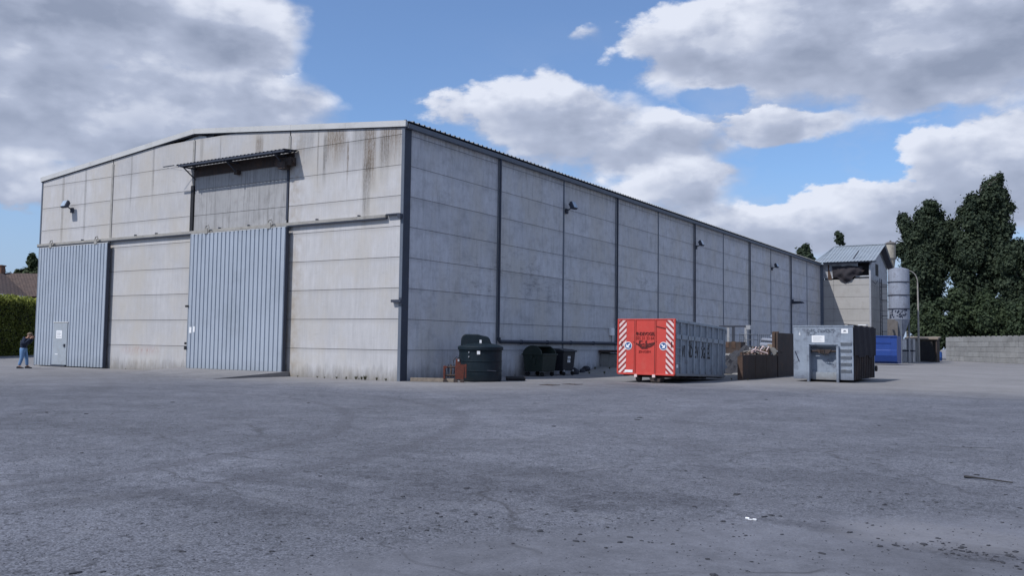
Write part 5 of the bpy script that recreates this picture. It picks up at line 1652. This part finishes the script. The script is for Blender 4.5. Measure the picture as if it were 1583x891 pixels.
# wing coming forward, hipped at the front
roofpoly(rb_, [(-0.2, -5.6, ze_ - 0.05), (-0.2, 0.3, ze_ - 0.05), (-5.9, 4.8, zr_ - 0.06), (-5.9, 1.4, zr_ - 0.06)])
roofpoly(rb_, [(-14, -5.6, ze_ - 0.05), (-0.2, -5.6, ze_ - 0.05), (-5.9, 1.4, zr_ - 0.06)])
roofpoly(rb_, [(-14, -5.6, ze_ - 0.05), (-5.9, 1.4, zr_ - 0.06), (-5.9, 4.8, zr_ - 0.06), (-14, 0.3, ze_ - 0.05)])
rf_ = rb_.build('roof', M['tiles'], HO, fixn=False)
ch_ = MB().box(-6.8, -5.9, 4.3, 5.1, 8.0, 9.5).box(-6.88, -5.82, 4.22, 5.18, 9.5, 9.62).build('chimney', M['brick'], rf_)
MB().box(-14.1, -0.05, -5.85, -5.62, ze_ - 0.26, ze_ - 0.04).box(-0.18, 0.0, -5.6, 0.0, ze_ - 0.26, ze_ - 0.04).build('gutter', M['white'], HO)
for xx in (-5.8, -2.8):
    w_ = MB().box(xx - 0.7, xx + 0.7, -5.26, -5.2, 2.5, 4.2).build('window', M['bulb'], HO)
    MB().box(xx - 0.8, xx + 0.8, -5.29, -5.2, 2.4, 2.5).box(xx - 0.04, xx + 0.04, -5.29, -5.262, 2.5, 4.2).build('frame', M['white'], w_)


# ---------------------------------------------------------------- person
def skinned(name, joints, edges, mat, parent, sub=2, root=0):
    me = bpy.data.meshes.new(name)
    me.from_pydata([j[0] for j in joints], edges, [])
    o_ = bpy.data.objects.new(name, me)
    COL.objects.link(o_)
    sk = o_.modifiers.new('skin', 'SKIN')
    for i, j in enumerate(joints):
        r_ = j[1] if isinstance(j[1], tuple) else (j[1], j[1])
        me.skin_vertices[0].data[i].radius = r_
        me.skin_vertices[0].data[i].use_root = (i == root)
    sb_ = o_.modifiers.new('sub', 'SUBSURF')
    sb_.levels = sub
    sb_.render_levels = sub
    dg = bpy.context.evaluated_depsgraph_get()
    m2 = bpy.data.meshes.new_from_object(o_.evaluated_get(dg))
    bpy.data.objects.remove(o_)
    m2.materials.clear()
    m2.materials.append(mat)
    for p in m2.polygons:
        p.use_smooth = True
    q = bpy.data.objects.new(name, m2)
    COL.objects.link(q)
    q.parent = parent
    return q


# local: faces +x, left side +y. standing, head bowed, both hands raised to the face
PR = thing('person', 'person in navy jacket and light jeans with head bowed over raised hands', 'person', (-20.75, -2.95, 0), math.atan2(0.62, 0.79))
PR.scale = (1.12, 1.12, 1.0)
J = [
    ((0.0, 0.0, 0.92), (0.13, 0.10)),        # 0 pelvis
    ((-0.01, 0.0, 1.12), (0.11, 0.085)),      # 1 waist
    ((0.0, 0.0, 1.32), (0.13, 0.09)),        # 2 chest
    ((0.03, 0.0, 1.43), (0.09, 0.07)),       # 3 shoulders centre
    ((0.08, 0.0, 1.50), 0.055),              # 4 neck
    ((0.12, 0.0, 1.58), (0.085, 0.09)),      # 5 head low
    ((0.14, 0.0, 1.67), (0.08, 0.09)),       # 6 head top
    ((0.03, 0.18, 1.41), 0.065), ((0.08, 0.23, 1.17), 0.048), ((0.20, 0.16, 1.36), 0.036), ((0.22, 0.11, 1.46), 0.030),   # 7-10 left arm
    ((0.03, -0.18, 1.41), 0.065), ((0.08, -0.24, 1.17), 0.048), ((0.20, -0.16, 1.36), 0.036), ((0.22, -0.10, 1.46), 0.030),  # 11-14 right arm
    ((0.0, 0.10, 0.86), 0.10), ((0.09, 0.12, 0.50), 0.066), ((0.12, 0.14, 0.12), 0.045), ((0.23, 0.16, 0.045), 0.036),      # 15-18 left leg
    ((0.0, -0.10, 0.86), 0.10), ((0.0, -0.12, 0.50), 0.066), ((-0.09, -0.14, 0.12), 0.045), ((0.02, -0.16, 0.045), 0.036),  # 19-22 right leg
]
Eg = [(0, 1), (1, 2), (2, 3), (3, 4), (4, 5), (5, 6), (3, 7), (7, 8), (8, 9), (9, 10), (3, 11), (11, 12), (12, 13), (13, 14),
      (0, 15), (15, 16), (16, 17), (17, 18), (0, 19), (19, 20), (20, 21), (21, 22)]
# fingers: five short chains per hand, curled round a phone held at the face
for wrist, sy in ((10, 1), (14, -1)):
    bx_ = Vector(J[wrist][0])
    pi = len(J)
    J.append(((bx_.x + 0.05, bx_.y - 0.015 * sy, bx_.z + 0.06), (0.030, 0.018)))
    Eg.append((wrist, pi))
    for k, (dz_, ln) in enumerate(((0.035, 0.070), (0.018, 0.08), (0.0, 0.075), (-0.018, 0.06))):
        i0 = len(J)
        J.append(((bx_.x + 0.075, bx_.y - 0.02 * sy, bx_.z + 0.07 + dz_), 0.009))
        J.append(((bx_.x + 0.075 + ln * 0.5, bx_.y - 0.045 * sy, bx_.z + 0.075 + dz_), 0.008))
        J.append(((bx_.x + 0.070 + ln * 0.4, bx_.y - 0.075 * sy, bx_.z + 0.075 + dz_), 0.007))
        Eg += [(pi, i0), (i0, i0 + 1), (i0 + 1, i0 + 2)]
    i0 = len(J)
    J.append(((bx_.x + 0.03, bx_.y - 0.03 * sy, bx_.z + 0.09), 0.010))
    J.append(((bx_.x + 0.04, bx_.y - 0.055 * sy, bx_.z + 0.12), 0.008))
    Eg += [(pi, i0), (i0, i0 + 1)]


def lean(p):
    k_ = max(0.0, p[2] - 1.0)
    return (p[0] + 0.17 * k_, p[1], p[2] - 0.05 * k_)


N0 = len(J)
J = [(lean(j[0]), j[1]) for j in J]
pre_kids = None
skinned('body', J, Eg, M['skin'], PR, 1)
# face details
MB().tube([(0.215, 0.0, 1.64), (0.245, 0.0, 1.60)], [0.012, 0.020], 8).build('nose', M['skin'], PR, smooth=True)
for sy in (1, -1):
    MB().tube([(0.12, sy * 0.088, 1.60), (0.115, sy * 0.100, 1.65)], [0.012, 0.018], 6).build('ear', M['skin'], PR, smooth=True)
    MB().tube([(0.212, sy * 0.032, 1.645), (0.222, sy * 0.032, 1.645)], 0.010, 6).build('eye', M['black'], PR)
MB().box(0.213, 0.222, -0.025, 0.025, 1.565, 1.573).build('mouth', M['redtext'], PR)
JJ = [(J[i][0], (J[i][1][0] + 0.07, J[i][1][1] + 0.075) if isinstance(J[i][1], tuple) else J[i][1] + 0.028) for i in (1, 2, 3, 7, 8, 9, 10, 11, 12, 13, 14)]
JJ[0] = (JJ[0][0], (0.17, 0.135))
JJ.append(((0.0, 0.0, 0.86), (0.175, 0.14)))
skinned('jacket', JJ, [(11, 0), (0, 1), (1, 2), (2, 3), (3, 4), (4, 5), (5, 6), (2, 7), (7, 8), (8, 9), (9, 10)], M['jacket'], PR, 2, 1)
JL = [(J[i][0], (J[i][1][0] + 0.012, J[i][1][1] + 0.012) if isinstance(J[i][1], tuple) else J[i][1] + 0.016) for i in (0, 15, 16, 17, 19, 20, 21)]
JL.append(((0, 0, 1.08), (0.14, 0.105)))
skinned('jeans', JL, [(7, 0), (0, 1), (1, 2), (2, 3), (0, 4), (4, 5), (5, 6)], M['jeans'], PR, 2, 0)
for (x, y) in ((0.12, 0.15), (-0.09, -0.15)):
    b_ = MB()
    b_.poly([(x - 0.08, 0.0), (x + 0.19, 0.0), (x + 0.20, 0.035), (x + 0.12, 0.065), (x + 0.04, 0.10), (x - 0.07, 0.10), (x - 0.09, 0.05)], 'y', y - 0.045, y + 0.045)
    b_.build('shoe', M['shoe'], PR, bev=0.015)
b_ = MB()
bmesh.ops.create_uvsphere(b_.b, u_segments=20, v_segments=14, radius=1)
for v in b_.b.verts:
    f_ = 1 + 0.06 * noise.noise(v.co * 3)
    v.co = Vector((0.115 + v.co.x * 0.108 * f_, v.co.y * 0.100 * f_, 1.675 + v.co.z * 0.088 * f_))
bmesh.ops.delete(b_.b, geom=[v for v in b_.b.verts if v.co.z < 1.60 and v.co.x > 0.1], context='VERTS')
b_.build('hair', M['hair'], PR, smooth=True)
MB().box(-0.152, -0.146, -0.10, 0.10, 1.30, 1.36).box(-0.150, -0.144, -0.07, 0.07, 1.22, 1.27).build('back_print', M['galv'], PR)
for ch in PR.children:
    if ch.name.split('.')[0] in ('nose', 'ear', 'eye', 'mouth', 'hair', 'back_print'):
        for v in ch.data.vertices:
            v.co = Vector(lean(v.co))
tag(MB().box(-0.006, 0.006, -0.04, 0.04, -0.075, 0.075, bev=0.003).build('phone', M['black'], loc=tuple(Vector((-20.75, -2.95, 1.535)) + Vector((0.79, 0.62, 0)) * 0.44)), 'small dark phone held up in the hands of the person', 'phone')
bpy.data.objects['phone'].rotation_euler = (0, 0, math.atan2(0.62, 0.79))


# ---------------------------------------------------------------- weeds, clods, litter
def weed(name, seed, n=26, h=0.35):
    b_ = MB()
    rr = random.Random(seed)
    for i in range(n):
        a = rr.uniform(0, 6.28)
        l_ = h * rr.uniform(0.4, 1)
        ou = rr.uniform(0.05, 0.6) * h
        p0 = Vector((0.04 * math.cos(a), 0.04 * math.sin(a), 0))
        p1 = Vector((ou * math.cos(a), ou * math.sin(a), l_))
        sd = Vector((-math.sin(a), math.cos(a), 0)) * 0.02
        mid = (p0 + p1) / 2 + Vector((0, 0, 0.04))
        vs = [b_.b.verts.new(p) for p in (p0, mid - sd, p1, mid + sd)]
        b_.b.faces.new(vs)
    return b_


GW_ = 'dry weeds along the wall foot'
w0 = tag(weed('w', 1).build('weed', M['weed'], fixn=False), 'dry weed tuft growing at the foot of the concrete wall', 'weed', GW_)
w0.location = (-2.1, -0.12, 0)
w0.scale = (0.5, 0.5, 0.5)
for (x, y, s) in [(-1.0, -0.15, 0.8), (-1.5, -0.25, 1.15), (-3.1, -0.14, 0.6), (-4.2, -0.10, 0.5), (-2.4, -0.35, 0.7), (-5.3, -0.12, 0.4), (-0.5, -0.2, 0.7), (-1.8, -0.12, 0.9), (-3.7, -0.2, 0.4), (-14.6, -0.10, 0.3), (-16.9, -0.1, 0.3),
                  (0.25, 4.6, 0.7), (0.3, 5.4, 0.5), (0.25, 7.9, 0.5), (1.2, 13.4, 0.8), (1.7, 14.1, 0.9), (2.4, 14.8, 0.8), (3.2, 15.6, 0.9), (2.9, 14.6, 0.6), (4.1, 15.3, 0.8), (0.5, 15.4, 0.9), (1.1, 15.9, 0.8), (9.6, 12.3, 0.5), (8.9, 12.2, 0.6)]:
    dup(w0, (x, y, max(0, pz(x, y) if (12.6 < y and x > 0) else 0)), rnd.uniform(0, 6), None, (s * 0.55, s * 0.55, s * 0.55))


def clod(seed):
    b_ = MB()
    bmesh.ops.create_icosphere(b_.b, subdivisions=2, radius=1)
    for v in b_.b.verts:
        v.co *= 1 + 0.55 * noise.noise(v.co * 1.7 + Vector((seed * 5, 0, 0)))
        v.co.z = max(v.co.z, -0.2) * 0.45
    return b_


rc = random.Random(12)
GCL = 'dried mud clods scattered over the yard'
LBL = 'small dark dried mud clod lying loose on the grey yard'
protos = []
for k in range(4):
    o = tag(clod(k + 1).build('mud_clod', M['clod'], smooth=False), LBL, 'mud clod', GCL)
    protos.append(o)
cnt = 0
placed = []
while cnt < 170:
    # scattered, denser near the apron in front of the camera
    if rc.random() < 0.75:
        Y = rc.uniform(4.6, 9.5)
    else:
        Y = rc.uniform(9, 26)
    X = rc.uniform(-0.58, 0.58) * Y
    if X < -0.05 * Y and rc.random() < 0.6:
        continue
    p = CW(X, Y)
    if p.y > -1:
        continue
    s = 0.008 + 0.020 * rc.random() ** 2.2
    if Y > 9.5:
        s *= 1.5
    placed.append((p, s))
    cnt += 1
for k in range(70):
    p = Vector((21.05 + rc.gauss(0, 0.28), -18.95 + rc.gauss(0, 0.16), 0))
    placed.append((p, 0.006 + 0.014 * rc.random() ** 2))
for k in range(40):
    p = CW(rc.uniform(-1.2, 1.2), rc.uniform(6.6, 8.2))
    placed.append((p, 0.006 + 0.016 * rc.random() ** 2))
for i, (p, s) in enumerate(placed):
    q = protos[i] if i < 4 else protos[i % 4].copy()
    if i >= 4:
        COL.objects.link(q)
    q.location = (p.x, p.y, 0.003)
    q.scale = (s * rc.uniform(0.8, 1.9), s * rc.uniform(0.7, 1.2), s * 0.8)
    q.rotation_euler = (0, 0, rc.uniform(0, 6.28))
# fine grit too small to count
gt_ = MB()
for i in range(5200):
    Y = 4.4 + 16 * rc.random() ** 1.6
    X = rc.uniform(-0.6, 0.6) * Y
    p = CW(X, Y)
    s = 0.0035 + 0.007 * rc.random() ** 2
    a = rc.uniform(0, 6.28)
    c_, s_ = math.cos(a) * s, math.sin(a) * s
    v4 = [gt_.b.verts.new((p.x + c_, p.y + s_, 0.0)), gt_.b.verts.new((p.x - s_, p.y + c_, 0.0)), gt_.b.verts.new((p.x - c_ * 1.3, p.y - s_ * 1.3, 0.0)), gt_.b.verts.new((p.x + s_, p.y - c_, 0.0))]
    tp_ = gt_.b.verts.new((p.x, p.y, s * 0.8))
    for k in range(4):
        gt_.b.faces.new((v4[k], v4[(k + 1) % 4], tp_))
o = gt_.build('grit', M['clod'], fixn=False)
o['kind'] = 'stuff'
tag(o, 'fine dark grit strewn thinly over the yard surface', 'grit')
RD = tag(MB().tube([(20.68, -14.77, 0.02), (20.84, -14.84, 0.025), (21.18, -14.95, 0.02)], [0.018, 0.010, 0.008], 6).build('iron_rod', M['black']), 'thin dark iron rod lying on the yard at the right', 'rod')
b_ = MB()
for k, (x, y) in enumerate(((0, 0), (0.035, 0.01), (-0.03, 0.015))):
    b_.box(x - 0.018, x + 0.015, y - 0.008, y + 0.008, 0.0, 0.006 + 0.003 * k, rot=Matrix.Rotation(R(15 * k), 3, 'X'))
tag(b_.build('paper_scrap', M['white'], loc=(19.39, -18.76, 0.004)), 'crumpled white paper scrap lying on the near yard', 'litter')
for i, (x, y, lb) in enumerate(((5.63, 1.71, 'left of two small drain gratings in front of the bins'), (5.95, 2.85, 'right of two small drain gratings in front of the bins'))):
    gd = MB()
    for k in range(7):
        gd.box(x - 0.24, x + 0.24, y - 0.28 + k * 0.08, y - 0.24 + k * 0.08, 0.004, 0.014)
    gd.box(x - 0.27, x - 0.24, y - 0.3, y + 0.3, 0.004, 0.016).box(x + 0.24, x + 0.27, y - 0.3, y + 0.3, 0.004, 0.016)
    tag(gd.build('drain_grating', M['rustdark']), lb, 'drain')
